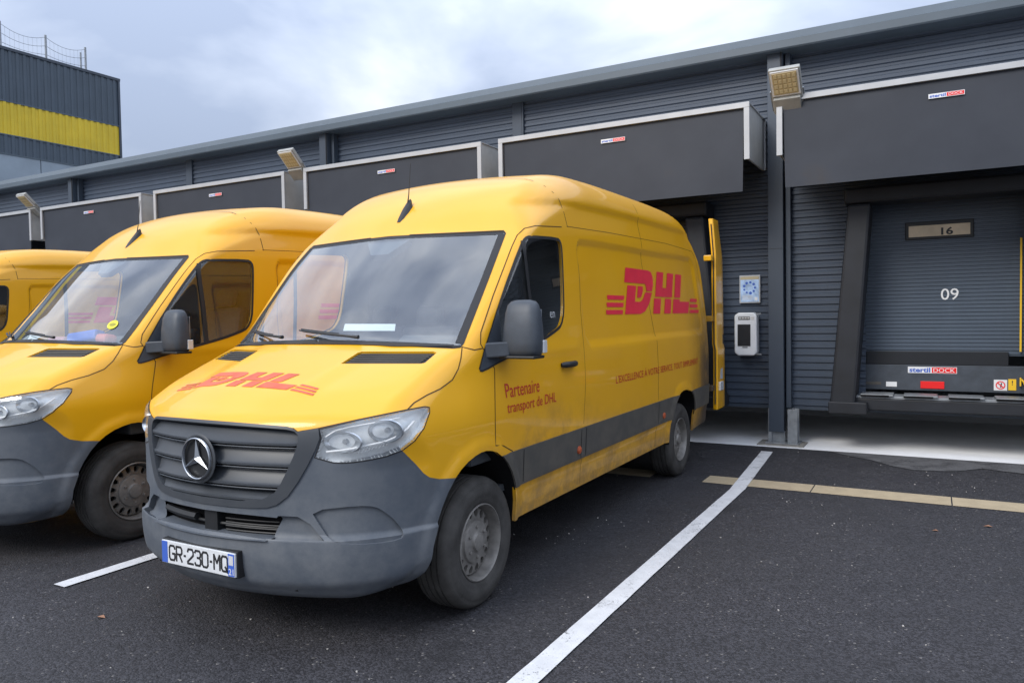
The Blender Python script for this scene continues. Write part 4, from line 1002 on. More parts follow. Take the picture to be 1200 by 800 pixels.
    for cx_, wd in ((.44, .25), (-.22, .24), (-.66, .22)):
        s_ = MB(); s_.box(cx_-wd, cx_+wd, 1.62, 2.12, .88, 1.02); bh_ = .34 if cx_ > 0 else .25; s_.obox((cx_, 2.17, 1.0+bh_), (wd, 0, 0), (0, .055, 0), (0, .07, bh_)); s_.obox((cx_, 2.24, 1.08+2*bh_), (wd*.5, 0, 0), (0, .04, 0), (0, .02, .08))
        s_.build('seat', M['seat'], root, bevel=.04)
    # floor pan, seen only as dark underside
    ub = MB(); ub.box(-.60, .60, .45, 5.6, .32, .40); ub.box(-.93, .93, 1.45, 4.15, .38, .42); ub.box(-.93, .93, 5.15, 5.7, .42, .46); ub.box(-.5, .5, .12, .5, .30, .36); ub.build('floor_pan', M['liner'], root)
    ax = MB(); ax.tube([(-.8, 1.004, .30), (.8, 1.004, .30)], .05, 10); ax.build('axle', M['black'], root, smooth=True)
    ax = MB(); ax.tube([(-.8, 4.669, .33), (.8, 4.669, .33)], .06, 10); ax.build('axle', M['black'], root, smooth=True)
    return root

van = make_van()
van.location = VLOC
tag(van, 'nearest yellow delivery van, its number plate and open rear door in full view', 'van', 'yellow delivery vans backed up to the loading docks')
def copy_tree(o, parent=None):
    c = o.copy(); col.objects.link(c); c.parent = parent
    for ch in list(o.children): copy_tree(ch, c)
    return c
van2 = copy_tree(van); van2.location = (-5.983, 2.370, 0); van2.rotation_euler = (0, 0, -.0257)
van2['label'] = 'middle yellow delivery van with a round yellow sticker on its windscreen'
van3 = copy_tree(van); van3.location = (-11.5, 3.25, 0)
van3['label'] = 'farthest yellow delivery van, cut by the left edge behind the middle van'
# the nearest van's rear doors stand open at the dock
for o in list(van.children):
    if o.name.startswith('rear_door'):
        for c_ in list(o.children): bpy.data.objects.remove(c_)
        bpy.data.objects.remove(o)
for o in list(van.children):
    if o.name.startswith('side_mirror') and min((c_.data.vertices[0].co.x for c_ in o.children)) < 0:
        for c_ in list(o.children): bpy.data.objects.remove(c_)
        bpy.data.objects.remove(o)
def open_door(sgn):
    zs = np.linspace(.50, 2.60, 36)
    def xo(z_): return 1.012-.012*((z_-1.3)/1.3)**2-.03*max(0, z_-2.2)/.4+.012*(z_ < 1.18)
    def yh(z_): return 5.875+.05*max(0, (z_-1.9)/.7)
    def ye(z_): return 6.30-.10*max(0, (z_-2.0)/.6)**2
    V = []; F = []
    for z_ in zs:
        for (dx, y_) in ((-.048, yh(z_)+.004), (-.040, yh(z_)), (-.012, yh(z_)), (0, yh(z_)+.012), (.008, yh(z_)+.25), (.0, ye(z_)-.03), (-.015, ye(z_)), (-.040, ye(z_)), (-.048, ye(z_)-.03)):
            V.append((sgn*(xo(z_)+dx-.035*(y_-5.87)/.7), y_, z_))
    n = 9
    for i in range(len(zs)-1):
        for k_ in range(n): F.append([i*n+k_, i*n+(k_+1) % n, (i+1)*n+(k_+1) % n, (i+1)*n+k_])
    F += [list(range(n)), [(len(zs)-1)*n+k_ for k_ in range(n)]]
    a = MB(); a.add(V, F); d_ = a.build('rear_door', M['paintin'], van, smooth=True, split=40)
    a = MB(); a.tube([(sgn*(xo(z_)-.026), yh(z_)-.004, z_) for z_ in zs[1:-1]], .007, 6); a.build('door_seal', M['seal'], d_, smooth=True)
    for zz in (.74, 1.50, 2.16):
        a = MB(); a.box(*sorted((sgn*.90, sgn*.985)), 5.78, 5.872, zz-.03, zz+.03); a.build('hinge', M['paint'], d_, bevel=.006)
    a = MB(); a.box(*sorted((sgn*1.0, sgn*1.035)), 5.95, 6.10, .70, .80); a.box(*sorted((sgn*1.0, sgn*1.02)), 5.93, 6.12, .82, .95); a.build('door_holder', M['silver'], d_, bevel=.008)
    a = MB(); a.box(*sorted((sgn*.985, sgn*1.0)), 6.16, 6.24, 1.15, 1.32); a.build('door_handle', M['black'], d_, bevel=.006)
    return d_
open_door(1); open_door(-1)
for v_ in (van2, van3):
    for o in list(v_.children):
        for c_ in list(o.children):
            if c_.name.startswith(('registration_lettering', 'department_number')): bpy.data.objects.remove(c_); continue
            if c_.name.startswith(('door_lettering', 'side_slogan')): bpy.data.objects.remove(c_); continue
            for g_ in list(c_.children):
                if g_.name.startswith('window_scribble'): bpy.data.objects.remove(g_)
for o in list(van2.children):
    if o.name.startswith('side_mirror') and min((c_.data.vertices[0].co.x for c_ in o.children)) < 0:
        for c_ in list(o.children): bpy.data.objects.remove(c_)
        bpy.data.objects.remove(o)
# sticker on the middle van
ws2 = [o for o in van2.children if o.name.startswith('windscreen')][0]
def on_ws(x, y_, off=.003):
    p = BVH.ray_cast(Vector((abs(x), y_, 4)), Vector((0, 0, -1)))[0]; n = nrm_at(p); q = p+n*off; return Vector((q.x if x > 0 else -q.x, q.y, q.z)), Vector((n.x if x > 0 else -n.x, n.y, n.z))
c_, n_ = on_ws(.66, 1.05); a_ = n_.cross(Vector((0, 0, 1))).normalized(); b_ = a_.cross(n_)
obj('round_sticker', [(c_+a_*.042*math.cos(t_)+b_*.042*math.sin(t_))[:] for t_ in np.linspace(0, 2*math.pi, 25)[:-1]], [list(range(24))], mat('sticker yellow', (.65, .6, .03), .5), ws2)
obj('sticker_mark', [(c_+n_*.0012+a_*.027*math.cos(t_)+b_*.015*math.sin(t_))[:] for t_ in np.linspace(0, 2*math.pi, 17)[:-1]], [list(range(16))], mat('sticker print', (.3, .28, .02), .5), ws2)
# papers and things behind the windscreens
def flat_sheet(name, pts, m, label, cat):
    mb = MB(); mb.prism(pts, (0, .0, .002)); o = mb.build(name, m); tag(o, label, cat); return o
pp = mat('paper', (.72, .76, .78), .7)
def vw(van_, p): return tuple(van_.location+Vector(p))
mb = MB(); pc = []
for q in ((402, 376.5), (462, 376.5), (461, 384.5), (400, 384.5)):
    p_, n_ = hit_px(q); pc.append(vw(van, p_-n_*.022))
mb.prism(pc, (0, .0015, -.0015)); tag(mb.build('paper_sheet', pp), 'white sheet of paper lying behind the windscreen of the nearest van', 'paper')
mb = MB(); mb.prism([vw(van2, q) for q in ((-.72, 1.10, 1.42), (-.50, 1.10, 1.42), (-.50, 1.18, 1.47), (-.72, 1.18, 1.47))], (0, .002, -.002)); tag(mb.build('paper_sheet', pp), 'white sheet of paper at the far corner of the dashboard of the middle van', 'paper')
mb = MB(); mb.box(-.17, .17, -.05, .05, 0, .09); o = mb.build('parcel_pouch', mat('blue pouch', (.05, .14, .6), .5, bump=.3, bscale=9), bevel=.02); o.location = vw(van2, (.02, 1.22, 1.405)); o.rotation_euler = (R(-15), R(-6), R(6)); tag(o, 'blue pouch lying on the dashboard of the middle van', 'pouch')
mb = MB(); mb.box(-.10, .10, -.05, .05, 0, .07); o = mb.build('work_glove', mat('pink red cloth', (.6, .16, .16), .8, bump=.3, bscale=9), bevel=.025); o.location = vw(van2, (.32, 1.20, 1.405)); o.rotation_euler = (R(-12), 0, R(-12)); tag(o, 'pale red cloth bundle right of the blue pouch on the dashboard', 'cloth')
mb = MB(); mb.box(-.09, .09, -.04, .04, 0, .05); o = mb.build('folded_cloth', mat('pink cloth', (.65, .3, .28), .8, bump=.3, bscale=9), bevel=.02); o.location = vw(van2, (-.30, 1.20, 1.405)); o.rotation_euler = (0, 0, R(12)); tag(o, 'small pink cloth left of the blue pouch on the dashboard', 'cloth')

# =================================================================== GROUND
gv = MB(); g0 = 160
gv.add([(-g0, -g0, 0), (g0, -g0, 0), (g0, g0, 0), (-g0, g0, 0)], [(0, 1, 2, 3)]); tag(gv.build('ground', M['asphalt']), kind='structure')
def sheet(name, poly, z_, m, kind='structure'):
    o = obj(name, [(a, b_, z_) for a, b_ in poly], [list(range(len(poly)))], m); tag(o, kind=kind); return o
def wob(p0, p1, n, amp, seed):
    r_ = random.Random(seed); out = []
    for i in range(n+1):
        t_ = i/n; out.append((p0[0]+(p1[0]-p0[0])*t_, p0[1]+(p1[1]-p0[1])*t_+r_.uniform(-amp, amp)))
    return out
def vline(x0, y0, x1, y1, wd, seed, z_=.008):
    r_ = random.Random(seed); n = 60; Lf = []; Rt = []
    for i in range(n+1):
        t_ = i/n; x = x0+(x1-x0)*t_; y_ = y0+(y1-y0)*t_; Lf.append((x-wd/2+r_.uniform(-.0015, .0015), y_)); Rt.append((x+wd/2+r_.uniform(-.0015, .0015), y_))
    V = [(a, b_, z_) for a, b_ in Lf]+[(a, b_, z_) for a, b_ in Rt]
    o = obj('parking_line', V, [[i, n+1+i, n+2+i, i+1] for i in range(n)], M['line']); tag(o, kind='structure')
vline(-1.548, -3.0, -1.50, 6.70, .118, 1); vline(-1.50, 6.70, -1.61, 8.66, .125, 5)
vline(-4.535, 2.52, -4.52, 8.7, .11, 2)
vline(1.5, -3.0, 1.5, 8.66, .125, 3); vline(-7.55, 2.52, -7.55, 8.7, .11, 4); vline(-10.6, 2.52, -10.6, 8.7, .11, 6)
# concrete channel in separate lengths
def strip(x0, x1, ya, yb, seed):
    r_ = random.Random(seed); o = sheet('concrete_channel', [(x0, ya(x0)), (x1, ya(x1)), (x1, yb(x1)), (x0, yb(x0))], .004, M['strip'])
ya = lambda x: 6.86; yb = lambda x: 7.17
for x0, x1 in ((-1.86, -.925), (-.915, .135), (.145, 1.2), (1.21, 2.3), (2.31, 3.4), (3.41, 4.5)): strip(x0, x1, ya, yb, 1)
for x0, x1 in ((-3.6, -2.36), (-4.7, -3.61), (-6, -4.71), (-7.2, -6.01), (-9.2, -7.21)): strip(x0, x1, ya, yb, 1)
# slab under the overhanging docks
sheet('concrete_slab', [(-40, 8.98), (12, 8.98), (12, 13.4), (-40, 13.4)], .004, M['conc'])
a_ = wob((-.95, 8.96), (3.5, 8.96), 2, 0, 1); lo_ = [(-.95, 8.90), (-.77, 8.74), (-.55, 8.60), (-.35, 8.35), (-.15, 8.23), (.05, 8.27), (.2, 8.33), (.43, 8.57), (.55, 8.52), (.75, 8.46), (1.1, 8.3), (1.5, 8.22), (2.1, 8.4), (3.5, 8.7)]
sheet('cement_dust', [(3.5, 8.975), (-.95, 8.975)]+lo_, .006, M['dust'])
# grit
gm = MB(); r_ = random.Random(4)
for _ in range(120):
    x, y_ = r_.uniform(-5, 3), r_.uniform(2.0, 8.8); s_ = r_.choice((.002, .003, .004, .005)); a = r_.uniform(0, 6.28)
    gm.obox((x, y_, s_*.5+.0005), (s_*math.cos(a), s_*math.sin(a), 0), (-s_*.7*math.sin(a), s_*.7*math.cos(a), 0), (0, 0, s_*.5))
for cx_, cy_ in ((-.55, 6.0), (-2.15, 5.2), (-2.25, 4.7), (.25, 7.6), (-1.0, 6.5)):
    for _ in range(6):
        x, y_ = cx_+r_.gauss(0, .12), cy_+r_.gauss(0, .06); s_ = r_.choice((.003, .004, .006)); a = r_.uniform(0, 6.28)
        gm.obox((x, y_, s_*.4+.0005), (s_*math.cos(a), s_*math.sin(a), 0), (-s_*.7*math.sin(a), s_*.7*math.cos(a), 0), (0, 0, s_*.4))
tag(gm.build('grit', mat('pale grit', (.38, .36, .34), .8, var=.4, vscale=3)), 'pale grit scattered on the asphalt', None, None, 'stuff')
lf = MB()
for cx_, cy_, s_ in ((.02, 6.02, .022), (.35, 6.3, .03), (-3.85, 2.35, .03)):
    for k_ in range(1):
        lf.add([(cx_-s_, cy_, .004), (cx_, cy_-s_*.5, .012), (cx_+s_, cy_+.006, .004), (cx_+.004, cy_+s_*.5, .014)], [(0, 1, 2, 3)])
tag(lf.build('dry_leaves', mat('dry leaf', (.25, .13, .08), .8)), 'few dry leaf scraps on the asphalt', None, None, 'stuff')

# =================================================================== WAREHOUSE
WH = thing('warehouse', (-5, 9.4, 0), 'long dark grey ribbed warehouse wall with projecting roof edge and steel columns, behind the vans', 'warehouse')
def wpart(mb, name, m, bevel=0, parent=None):
    mb.v = [(a+5, b_-9.4, c_) for a, b_, c_ in mb.v] if parent is None or parent is WH else mb.v
    return mb.build(name, m, parent or WH, bevel=bevel)
def ribbed(mb, x0, x1, z0, z1, Y, pitch=.085, depth=.016):
    prof_ = []; z_ = z0; 
    while z_ < z1-1e-6:
        for dz, dy in ((0, 0), (.30, 0), (.44, -depth), (.86, -depth), (.995, 0)):
            zz = z_+dz*pitch
            if zz < z1: prof_.append((Y+dy, zz))
        z_ += pitch
    prof_.append((Y, z1)); n = len(prof_)
    V = [(x0, a, b_) for a, b_ in prof_]+[(x1, a, b_) for a, b_ in prof_]
    mb.add(V, [[i, n+i, n+i+1, i+1] for i in range(n-1)])
PITCH = 3.445
CX = [-10.30, -6.74, -3.32, .12]       # dock centres
SH = {1: .12}
def cxof(k_): return -3.32+PITCH*k_
wl = MB(); colx = [-1.605+7.0*k_ for k_ in (-5, -4, -3, -2, -1, 0, 1)]
X0w, X1w = -38.0, 9.0
ribbed(wl, X0w, X1w, 2.905, 4.60, 9.40)
xs = X0w
for c in CX:
    ribbed(wl, xs, c-.78, .42, 2.905, 9.40); xs = c+.92
ribbed(wl, xs, X1w, .42, 2.905, 9.40)
wpart(wl, 'wall', M['clad'])
bs = MB(); bs.box(X0w, X1w, 9.385, 9.44, .405, .43); wpart(bs, 'base_flashing', M['col'])
# thin joints and pilasters on the upper wall
for c in [-1.605-3.5+7*k_ for k_ in (-4, -3, -2, -1, 0, 1)]:
    pj = MB(); pj.box(c-.085, c+.065, 9.365, 9.40, 3.3, 4.56); pj.box(c+.075, c+.095, 9.355, 9.40, 3.3, 4.56); wpart(pj, 'wall_joint', M['col'])
for c in colx:
    cm = MB(); cm.box(c-.085, c+.085, 9.20, 9.384, .15, 4.585); cm.box(c+.10, c+.155, 9.28, 9.384, .43, 4.585)  # second thin profile stands in for the dark shadow gap beside the column
    co = wpart(cm, 'column', M['col'], bevel=.004)
    cj = MB(); cj.box(c-.088, c+.088, 9.197, 9.2, 2.30, 2.304); cj.tube([(c+.07, 9.19, 3.9), (c+.07, 9.19, 4.56)], .009, 6); cj.v = [(a+5, b_-9.4, c__) for a, b_, c__ in cj.v]; cj.build('cable', M['black'], co)
    ft = MB(); ft.box(c-.095, c-.055, 9.21, 9.36, .03, .42); ft.box(c+.125, c+.235, 9.21, 9.22, .03, .42); ft.box(c+.125, c+.235, 9.34, 9.35, .03, .42); ft.box(c+.175, c+.185, 9.22, 9.34, .03, .42); ft.box(c-.12, c+.26, 9.14, 9.40, .018, .030); ft.box(c-.055, c+.09, 9.25, 9.27, .03, .16)
    ft.v = [(a+5, b_-9.4, c__) for a, b_, c__ in ft.v]; ft.build('steel_foot', M['galv'], co, bevel=.002)
    cb = MB(); cb.box(c-.20, c+.32, 9.07, 9.42, 0.0, .018); cb.v = [(a+5, b_-9.4, c__) for a, b_, c__ in cb.v]; cb.build('base_pad', M['conc2'], co, bevel=.006)
fa = MB(); sec = [(9.40, 4.60), (9.40, 4.56), (9.10, 4.555), (9.085, 4.57), (9.085, 4.655), (9.12, 4.67), (9.16, 4.76), (9.22, 4.775), (9.6, 4.775), (9.6, 4.60)]
fa.prism([(X0w, a, b_) for a, b_ in sec], (X1w-X0w, 0, 0)); wpart(fa, 'roof_edge', M['fascia'])
rf = MB(); rf.box(X0w, X1w, 9.6, 42, 4.60, 4.70); wpart(rf, 'roof', M['fascia'])
bk = MB(); bk.box(X0w, X1w, 12.0, 12.2, 0, 4.6); bk.box(X0w, X1w, 9.45, 12.0, .44, .47); wpart(bk, 'back_wall', mat('undercroft lining', (.34, .35, .36), .8))

def make_shelter():
    r_ = thing('dock_shelter')     # origin at the wall, centre of the dock, ground level; opening towards -y
    Y0, Y1 = -.95, -.02
    f = MB(); f.box(-1.58, 1.58, Y0, Y0+.03, 3.79, 3.85); f.box(-1.58, -1.52, Y0, Y0+.03, 3.23, 3.789); f.box(1.52, 1.58, Y0, Y0+.03, 3.23, 3.789)
    for s_ in (-1, 1): f.box(*sorted((s_*1.555, s_*1.585)), Y1-.04, Y1-.01, 3.25, 3.84)
    f.box(-1.58, 1.58, Y0+.031, Y1, 3.835, 3.85)
    f.build('frame', M['alu'], r_, bevel=.003)
    for s_ in (-1, 1):
        p = MB(); p.prism([(s_*1.565, Y0+.031, 3.24), (s_*1.565, Y1-.041, 3.24), (s_*1.565, Y1-.041, 3.834), (s_*1.565, Y0+.031, 3.834)], (-s_*.02, 0, 0)); p.build('side_panel', M['alupanel'], r_)
    # the hanging head curtain, faintly bowed
    V = []; F = []; nx_, nz_ = 33, 9
    for j in range(nz_):
        for i in range(nx_):
            x = -1.515+3.03*i/(nx_-1); z_ = 3.79-.90*j/(nz_-1); x *= 1-.012*j/(nz_-1)
            V.append((x, Y0+.04+.005*math.sin(i*.37+.8)*j/nz_, z_))
    for j in range(nz_-1):
        for i in range(nx_-1): a = j*nx_+i; F.append([a, a+nx_, a+nx_+1, a+1])
    m0 = MB(); m0.add(V, F); ho = m0.build('head_curtain', M['curtain'], r_, smooth=False, fix=False); so = ho.modifiers.new('s', 'SOLIDIFY'); so.thickness = .006; so.offset = 1
    # label on the curtain
    lb = MB(); lb.box(-.16, .145, Y0+.018, Y0+.024, 3.615, 3.66); lo2 = lb.build('maker_label', M['white'], r_)
    rd = MB(); rd.box(-.005, .14, Y0+.0165, Y0+.018, 3.62, 3.655); rd.build('label_red_field', M['redrefl'], lo2)
    Vt, Ft = text_mesh('stertil', 1, bold=.03); Vt = fit(Vt, -.15, -.012, 3.623, 3.653); obj('label_lettering', [(a, Y0+.0172, b_) for a, b_ in Vt], Ft, M['blue'], lo2)
    Vt, Ft = text_mesh('DOCK', 1, bold=.0); Vt = fit(Vt, .01, .13, 3.627, 3.650); obj('label_lettering', [(a, Y0+.0160, b_) for a, b_ in Vt], Ft, M['white'], lo2)
    # leaning side pads and the head pad behind the curtain
    for s_ in (-1, 1):
        p = MB(); x = lambda a: s_*a
        p.add([(x(.70), -.42, 2.72), (x(.93), -.42, 2.72), (x(.93), -.03, 2.72), (x(.70), -.03, 2.72), (x(.86), -.42, .50), (x(1.12), -.42, .50), (x(1.12), -.03, .50), (x(.86), -.03, .50)],
              [(0, 1, 2, 3), (4, 5, 6, 7), (0, 1, 5, 4), (1, 2, 6, 5), (2, 3, 7, 6), (3, 0, 4, 7)])
        sub = p.build('side_pad', M['pad'], r_, bevel=.03)
        k_ = MB(); k_.box(*sorted((x(.74), x(1.13))), -.45, -.03, .43, .56); k_.build('pad_foot', M['pad'], sub, bevel=.01)
    h_ = MB(); h_.box(-.97, .97, -.42, -.03, 2.725, 2.90); h_.build('head_pad', M['pad'], r_, bevel=.03)
    return r_
def make_door():
    r_ = thing('dock_door')
    d = MB(); ribbed(d, -.80, .95, 1.05, 2.93, .20, .042, .010); d.build('door_leaf', M['leaf'], r_, fix=False)
    j = MB()
    for s_ in (-1, 1): j.box(*sorted((s_*.79+.07*(s_ == 1), s_*.81+.07*(s_ == 1))), -.02, .2, .45, 2.93)
    j.box(-.8, .94, -.02, .2, 2.91, 2.93); j.build('jamb', M['pad'], r_)
    w_ = MB(); w_.box(-.32, .34, .170, .186, 2.34, 2.54); wo_ = w_.build('window_frame', M['black'], r_, bevel=.01)
    p = MB(); p.box(-.285, .305, .160, .169, 2.372, 2.495); p.build('window_pane', mat('light tan door window', (.62, .50, .34), .35, var=.15, vscale=6), wo_)  # pane in a light wood tone
    Vt, Ft = text_mesh('16', 1, bold=.03); Vt = fit(Vt, .03, .145, 2.380, 2.462); obj('number_behind_pane', [(a, .1585, b_) for a, b_ in Vt], Ft, M['ink'], wo_)
    b_ = MB(); b_.box(-.72, .66, .15, .184, .945, 1.095); b_.build('rubber_strip', mat('black rubber strip', (.004, .006, .010), .5, var=.2, vscale=6), r_, bevel=.004)
    # panel below the leaf
    k_ = MB(); k_.box(-.80, .94, .12, .19, .66, .944); k_.build('bottom_panel', M['mirror'], r_, bevel=.003)
    return r_
def make_leveller():
    r_ = thing('dock_leveller')
    b_ = MB(); b_.box(-.90, 1.02, -.32, .30, .47, .595); b_.build('bumper_beam', M['pad'], r_, bevel=.01)
    l_ = MB(); l_.box(-.86, 1.0, -.31, -.02, .597, .625)
    for k_ in range(4): l_.box(-.74+k_*.42, -.42+k_*.42, -.34, -.05, .627, .645)
    l_.build('lip_plate', M['galv'], r_, bevel=.003)
    h_ = MB()
    for k_ in range(4): h_.box(-.74+k_*.42, -.46+k_*.42, -.345, -.342, .618, .640)
    h_.build('lip_slot', M['liner'], r_)
    for s_ in (-1, 1): pass
    return r_
shel = make_shelter(); shel.location = (.12, 9.4, 0)
shel_src = shel
gname = 'dock shelters along the warehouse wall'
tag(shel, 'dock shelter over the door numbered 09, dark curtain cut by the right edge', 'dock shelter', gname)
names = {0: 'dock shelter directly above the open rear of the nearest van',
         -1: 'dock shelter with a floodlight at its left corner, left of the nearest van roof',
         -2: 'dock shelter just left of the middle floodlight, over the middle van roof',
         -3: 'dock shelter right of the leftmost floodlight, behind the aerial of the middle van',
         -4: 'leftmost dock shelter, cut by the left edge above the farthest van'}
for k_, lb in names.items():
    c = copy_tree(shel); c.location = ({0: -3.32, -1: -6.74, -2: -10.30, -3: -13.80, -4: -17.3}[k_], 9.4, 0); c['label'] = lb
dd = make_door(); dd.location = (.05, 9.4, 0); tag(dd, 'grey ribbed dock door with the number 09 and a small window, at the right edge', 'dock door', 'dock doors of the warehouse')
for k_, cx_ in ((0, -3.39), (1, -6.81), (2, -10.37)):
    c = copy_tree(dd); c.location = (cx_, 9.4, 0)
    for p_ in list(c.children):
        for q_ in list(p_.children):
            if q_.name.startswith('number_behind'): bpy.data.objects.remove(q_)
    c['label'] = ('grey ribbed dock door behind the nearest van', 'grey ribbed dock door behind the middle van', 'grey ribbed dock door under the shelter left of the middle van')[k_]
# details that only the visible door carries
nm = text_mesh('09', 1, bold=.004, spacing=1.0); Vt = fit(nm[0], .03, .20, 1.665, 1.79); obj('door_number', [(a, .1855, b_) for a, b_ in Vt], nm[1], M['white'], dd)
lb = MB(); lb.box(-.29, .185, .114, .119, .855, .925); lbo = lb.build('maker_label', M['white'], dd)
q = MB(); q.box(-.055, .18, .1125, .114, .86, .92); q.build('label_red_field', M['redrefl'], lbo)
Vt, Ft = text_mesh('stertil', 1, bold=.03); Vt = fit(Vt, -.275, -.07, .863, .918); obj('label_lettering', [(a, .1120, b_) for a, b_ in Vt], Ft, M['blue'], lbo)
Vt, Ft = text_mesh('DOCK', 1, bold=.0); Vt = fit(Vt, -.04, .165, .868, .912); obj('label_lettering', [(a, .1110, b_) for a, b_ in Vt], Ft, M['white'], lbo)
q = MB(); q.box(-.165, .065, .110, .119, .685, .765); q.build('red_reflector', M['redrefl'], dd, bevel=.002)
q = MB(); q.box(-.51, -.40, .113, .119, .695, .75); q.build('small_notice', M['white'], dd)
q = MB(); q.box(-.77, -.56, .113, .119, .715, .745); q.build('type_plate', M['mould'], dd)
q = MB(); q.box(.525, .645, .113, .119, .685, .80); pq = q.build('no_entry_notice', M['white'], dd)
q = MB(); q.lathe([(0, .044), (-.001, .044), (-.001, .034), (0, .034)], (.585, .1115, .742), 'y', 28); q.obox((.585, .1112, .742), (.028, 0, -.028), (0, .0006, 0), (.004, 0, .004)); q.build('prohibition_ring', M['redrefl'], pq)
q = MB(); q.obox((.59, .1120, .742), (.004, 0, .024), (0, .0004, 0), (.006, 0, 0)); q.build('notice_figure', M['ink'], pq)
q = MB(); q.box(.655, .725, .113, .119, .69, .81); pq = q.build('warning_notice', M['yellowsign'], dd)
Vt, Ft = text_mesh('!', 1, bold=.02); Vt = fit(Vt, .686, .696, .745, .795); obj('notice_mark', [(a, .1125, b_) for a, b_ in Vt], Ft, M['ink'], pq)
q = MB(); q.box(.752, .766, .06, .10, .74, .83); q.tube([(.76, .08, .82), (.785, .07, .79), (.80, .07, .75)], .010, 8); tag(q.build('safety_wedge', M['yellowsign'], bevel=.004), 'yellow safety wedge hanging beside the warning notice at the right edge', 'wedge').location = (.05, 9.4, 0)
q = MB(); q.box(.755, .772, .14, .16, 1.10, 2.3); q.build('door_strap', M['yellowsign'], dd)
lv = make_leveller(); lv.location = (.05, 9.4, 0); tag(lv, 'dock leveller with metal lip and black bumper beam under the door numbered 09', 'dock leveller', 'dock levellers')
lv2 = copy_tree(lv); lv2.location = (-3.42, 9.4, 0); lv2['label'] = 'dock leveller behind the nearest van'

# ---- floodlights
def make_flood():
    r_ = thing('floodlight')
    n = Vector((0, -1, -1)).normalized(); u = Vector((0, -1, 1)).normalized(); x = Vector((1, 0, 0)); c_ = Vector((0, 0, 0))
    h_ = MB(); h_.obox((u*.0)[:], (x*.15)[:], (u*.245)[:], (n*.030)[:]); h_.build('housing', M['lampgrey'], r_, bevel=.012)
    rim = MB(); rim.obox((u*.092+n*.034)[:], (x*.135)[:], (u*.135)[:], (n*.006)[:]); rim.build('lamp_rim', M['white'], r_, bevel=.004)
    le = MB(); le.obox((u*.092+n*.041)[:], (x*.118)[:], (u*.118)[:], (n*.004)[:]); ln_ = le.build('lens', M['lamplens'], r_, bevel=.006)
    ce = MB()
    for i in range(4):
        for j in range(5): ce.obox((u*(.092+(i-1.5)*.055)+n*.0465+x*((j-2)*.044))[:], (x*.015)[:], (u*.019)[:], (n*.0015)[:])
    ce.build('led_cells', mat('led cells', (.62, .52, .30), .4), ln_, bevel=.001)
    dr = MB(); dr.obox((u*-.15+n*.045)[:], (x*.13)[:], (u*.09)[:], (n*.028)[:]); dr.build('driver_box', M['lampgrey'], r_, bevel=.006)
    ar = MB()
    for s_ in (-1, 1): ar.tube([(s_*.155, .0, .0), (s_*.155, .17, -.15), (s_*.05, .40, -.17), (s_*.02, .62, -.17)], .012, 6)
    ar.build('bracket', M['galv'], r_, smooth=True)
    return r_
fl = make_flood(); fl.location = (-1.345, 8.40, 3.90); fl.scale = (1.04, 1.04, 1.04)
tag(fl, 'large floodlight on the column nearest the camera, between the two right shelters', 'floodlight', 'floodlights above the dock shelters')
for p, lb in (((-8.47, 8.42, 3.93), 'floodlight between two shelters above the roof of the middle van'), ((-15.7, 8.45, 3.95), 'leftmost floodlight, small, near the left edge')):
    c = copy_tree(fl); c.location = p; c.scale = (1.04, 1.04, 1.04); c['label'] = lb
# ---- poster and dispenser
po = MB(); po.box(-2.055, -1.81, 9.352, 9.378, 1.675, 2.01); pp_ = po.build('notice_board', M['alu'], bevel=.003); tag(pp_, 'blue and white notice in a frame on the wall above the white box', 'notice')
q = MB(); q.box(-2.04, -1.825, 9.349, 9.352, 1.69, 1.995); q.build('notice_sheet', mat('pale blue print', (.38, .52, .74), .5, var=.35, vscale=14), pp_)
q = MB(); q.box(-2.04, -1.825, 9.3475, 9.349, 1.958, 1.995); q.build('notice_heading', mat('tan print', (.45, .38, .24), .5), pp_)
q = MB(); r_ = random.Random(3)
for k_ in range(9):
    a = k_*.7; q.lathe([(0, .012+.006*r_.random()), (0, .001)], (-1.935+.065*math.cos(a), 9.3470-k_*.0001, 1.86+.065*math.sin(a)), 'y', 12)
q.build('notice_symbols', M['blue'], pp_, fix=False)
q = MB()
for k_ in range(5): q.box(-2.02, -1.90+.02*(k_ % 2), 9.3468, 9.3475, 1.715+.012*k_, 1.720+.012*k_)
q.box(-1.875, -1.84, 9.3468, 9.3475, 1.705, 1.745); q.build('notice_lines', M['white'], pp_)
bx = MB(); bx.prism([(x, 9.20, z_) for x, z_ in ((-2.085, 1.08), (-2.04, 1.045), (-1.86, 1.045), (-1.825, 1.08), (-1.825, 1.525), (-1.86, 1.56), (-2.04, 1.56), (-2.085, 1.525))], (0, .165, 0)); bo = bx.build('dispenser_box', M['white'], bevel=.015)
tag(bo, 'white dispenser box with a dark window on the wall beside the open van door', 'dispenser')
q = MB(); q.box(-2.045, -1.895, 9.193, 9.199, 1.16, 1.42); q.build('dark_window', M['black'], bo, bevel=.003)
q = MB(); q.box(-2.035, -1.90, 9.193, 9.199, 1.478, 1.512); q.build('display', M['mould'], bo)
q = MB()
for k_ in range(4): q.box(-2.028+.033*k_, -2.003+.033*k_, 9.1915, 9.193, 1.486, 1.504)
q.box(-1.885, -1.85, 9.1955, 9.199, 1.475, 1.51); q.build('buttons', M['silver'], bo)
q = MB(); q.box(-1.99, -1.93, 9.193, 9.199, 1.142, 1.15); q.build('lock_slot', M['black'], bo)
q = MB(); q.box(-1.83, -1.775, 9.22, 9.26, 1.535, 1.552); q.box(-1.83, -1.775, 9.22, 9.26, 1.055, 1.07); q.build('bracket', M['galv'], bo)

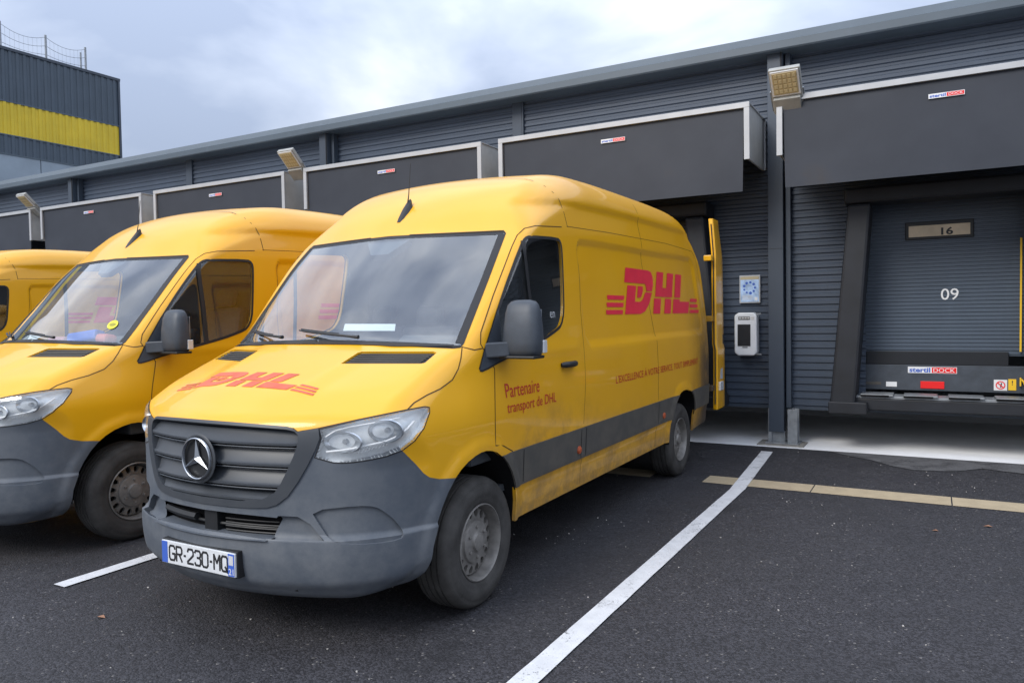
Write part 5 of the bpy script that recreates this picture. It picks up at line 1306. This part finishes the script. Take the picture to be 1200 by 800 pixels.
# =================================================================== NEIGHBOURING TALL BUILDING
TB = thing('office_tower', (-40, 19, 0), 'taller dark ribbed building with a broad yellow band, top left', 'building')
def vribbed(mb, y0, y1, z0, z1, pitch=.34, depth=.045):
    P = []; y_ = y0
    while y_ < y1-1e-6:
        for dy, dx in ((0, 0), (.35, 0), (.45, depth), (.85, depth), (.97, 0)):
            if y_+dy*pitch < y1: P.append((dx, y_+dy*pitch))
        y_ += pitch
    P.append((0, y1)); n = len(P); V = [(a, b_-19, z0) for a, b_ in P]+[(a, b_-19, z1) for a, b_ in P]
    mb.add(V, [[i, i+1, n+i+1, n+i] for i in range(n-1)])
tcl = clad('tower cladding', (.055, .078, .105))
a = MB(); vribbed(a, 8, 26.5, 12.58, 15.15); a.build('upper_cladding', tcl, TB, fix=False)
a = MB(); vribbed(a, 8, 26.5, 10.93, 12.575); a.build('yellow_band', clad('yellow cladding', (.66, .47, .02)), TB, fix=False)
a = MB(); vribbed(a, 8, 26.5, 9.98, 10.925); a.build('lower_cladding', tcl, TB, fix=False)
a = MB()
for k_ in range(8): a.box(-.04, .02, -11+k_*2.35+.02, -11+(k_+1)*2.35-.02, 6.0, 9.97)
a.build('pale_panels', mat('pale panels', (.26, .31, .36), .4, var=.12, vscale=.6), TB)
for z_ in (12.577, 10.927, 9.975):
    a = MB(); a.box(.0, .055, -11, 7.5, z_-.03, z_+.03); a.build('band_flashing', M['fascia'], TB)
a = MB(); a.box(-15, -.05, -11, 7.5, 0, 15.1); a.build('core', tcl, TB)
a = MB(); a.box(-.2, .08, -11.05, 7.58, 15.1, 15.24); a.box(-15, -.2, 7.42, 7.58, 15.1, 15.24); a.box(-.02, .07, 7.44, 7.56, 10, 15.1); a.build('edge_trim', M['col'], TB)
nt_ = thing('safety_net', (-40.3, 19, 15.2), 'thin posts with a sagging net on the roof of the tall building', 'safety net')
ys = [1.55-3, 1.55, 3.75, 5.85]
for y_ in ys: m0 = MB(); m0.box(-.04, .04, y_-.04, y_+.04, 0, 1.35); m0.build('post', M['galv'], nt_)
m0 = MB(); m0.box(-.03, .03, 5.55, 5.61, 0, 1.0); m0.build('post', M['galv'], nt_)
m0 = MB()
for a, b_ in zip(ys[:-1], ys[1:]):
    for zt, sag in ((1.25, .28), (.8, .22), (.35, .12)):
        m0.tube([(0, a+(b_-a)*t_, zt-4*sag*t_*(1-t_)) for t_ in np.linspace(0, 1, 12)], .012, 4)
    for i in range(1, 10):
        t_ = i/10; m0.tube([(0, a+(b_-a)*t_, .05), (0, a+(b_-a)*t_, 1.25-4*.28*t_*(1-t_))], .005, 4)
m0.build('net', M['galv'], nt_)
for q in ((207, 452), (232, 451), (249, 437), (354, 441), (337, 455), (371, 457), (366, 462), (399, 426), (512, 412)):
    h_ = BVH.ray_cast(Cv, px_ray(q))[0]; print('HIT', q, [round(c_, 3) for c_ in h_] if h_ else None)
print('mesh', len(VERTS), {k_: len(v_) for k_, v_ in FT.items()})
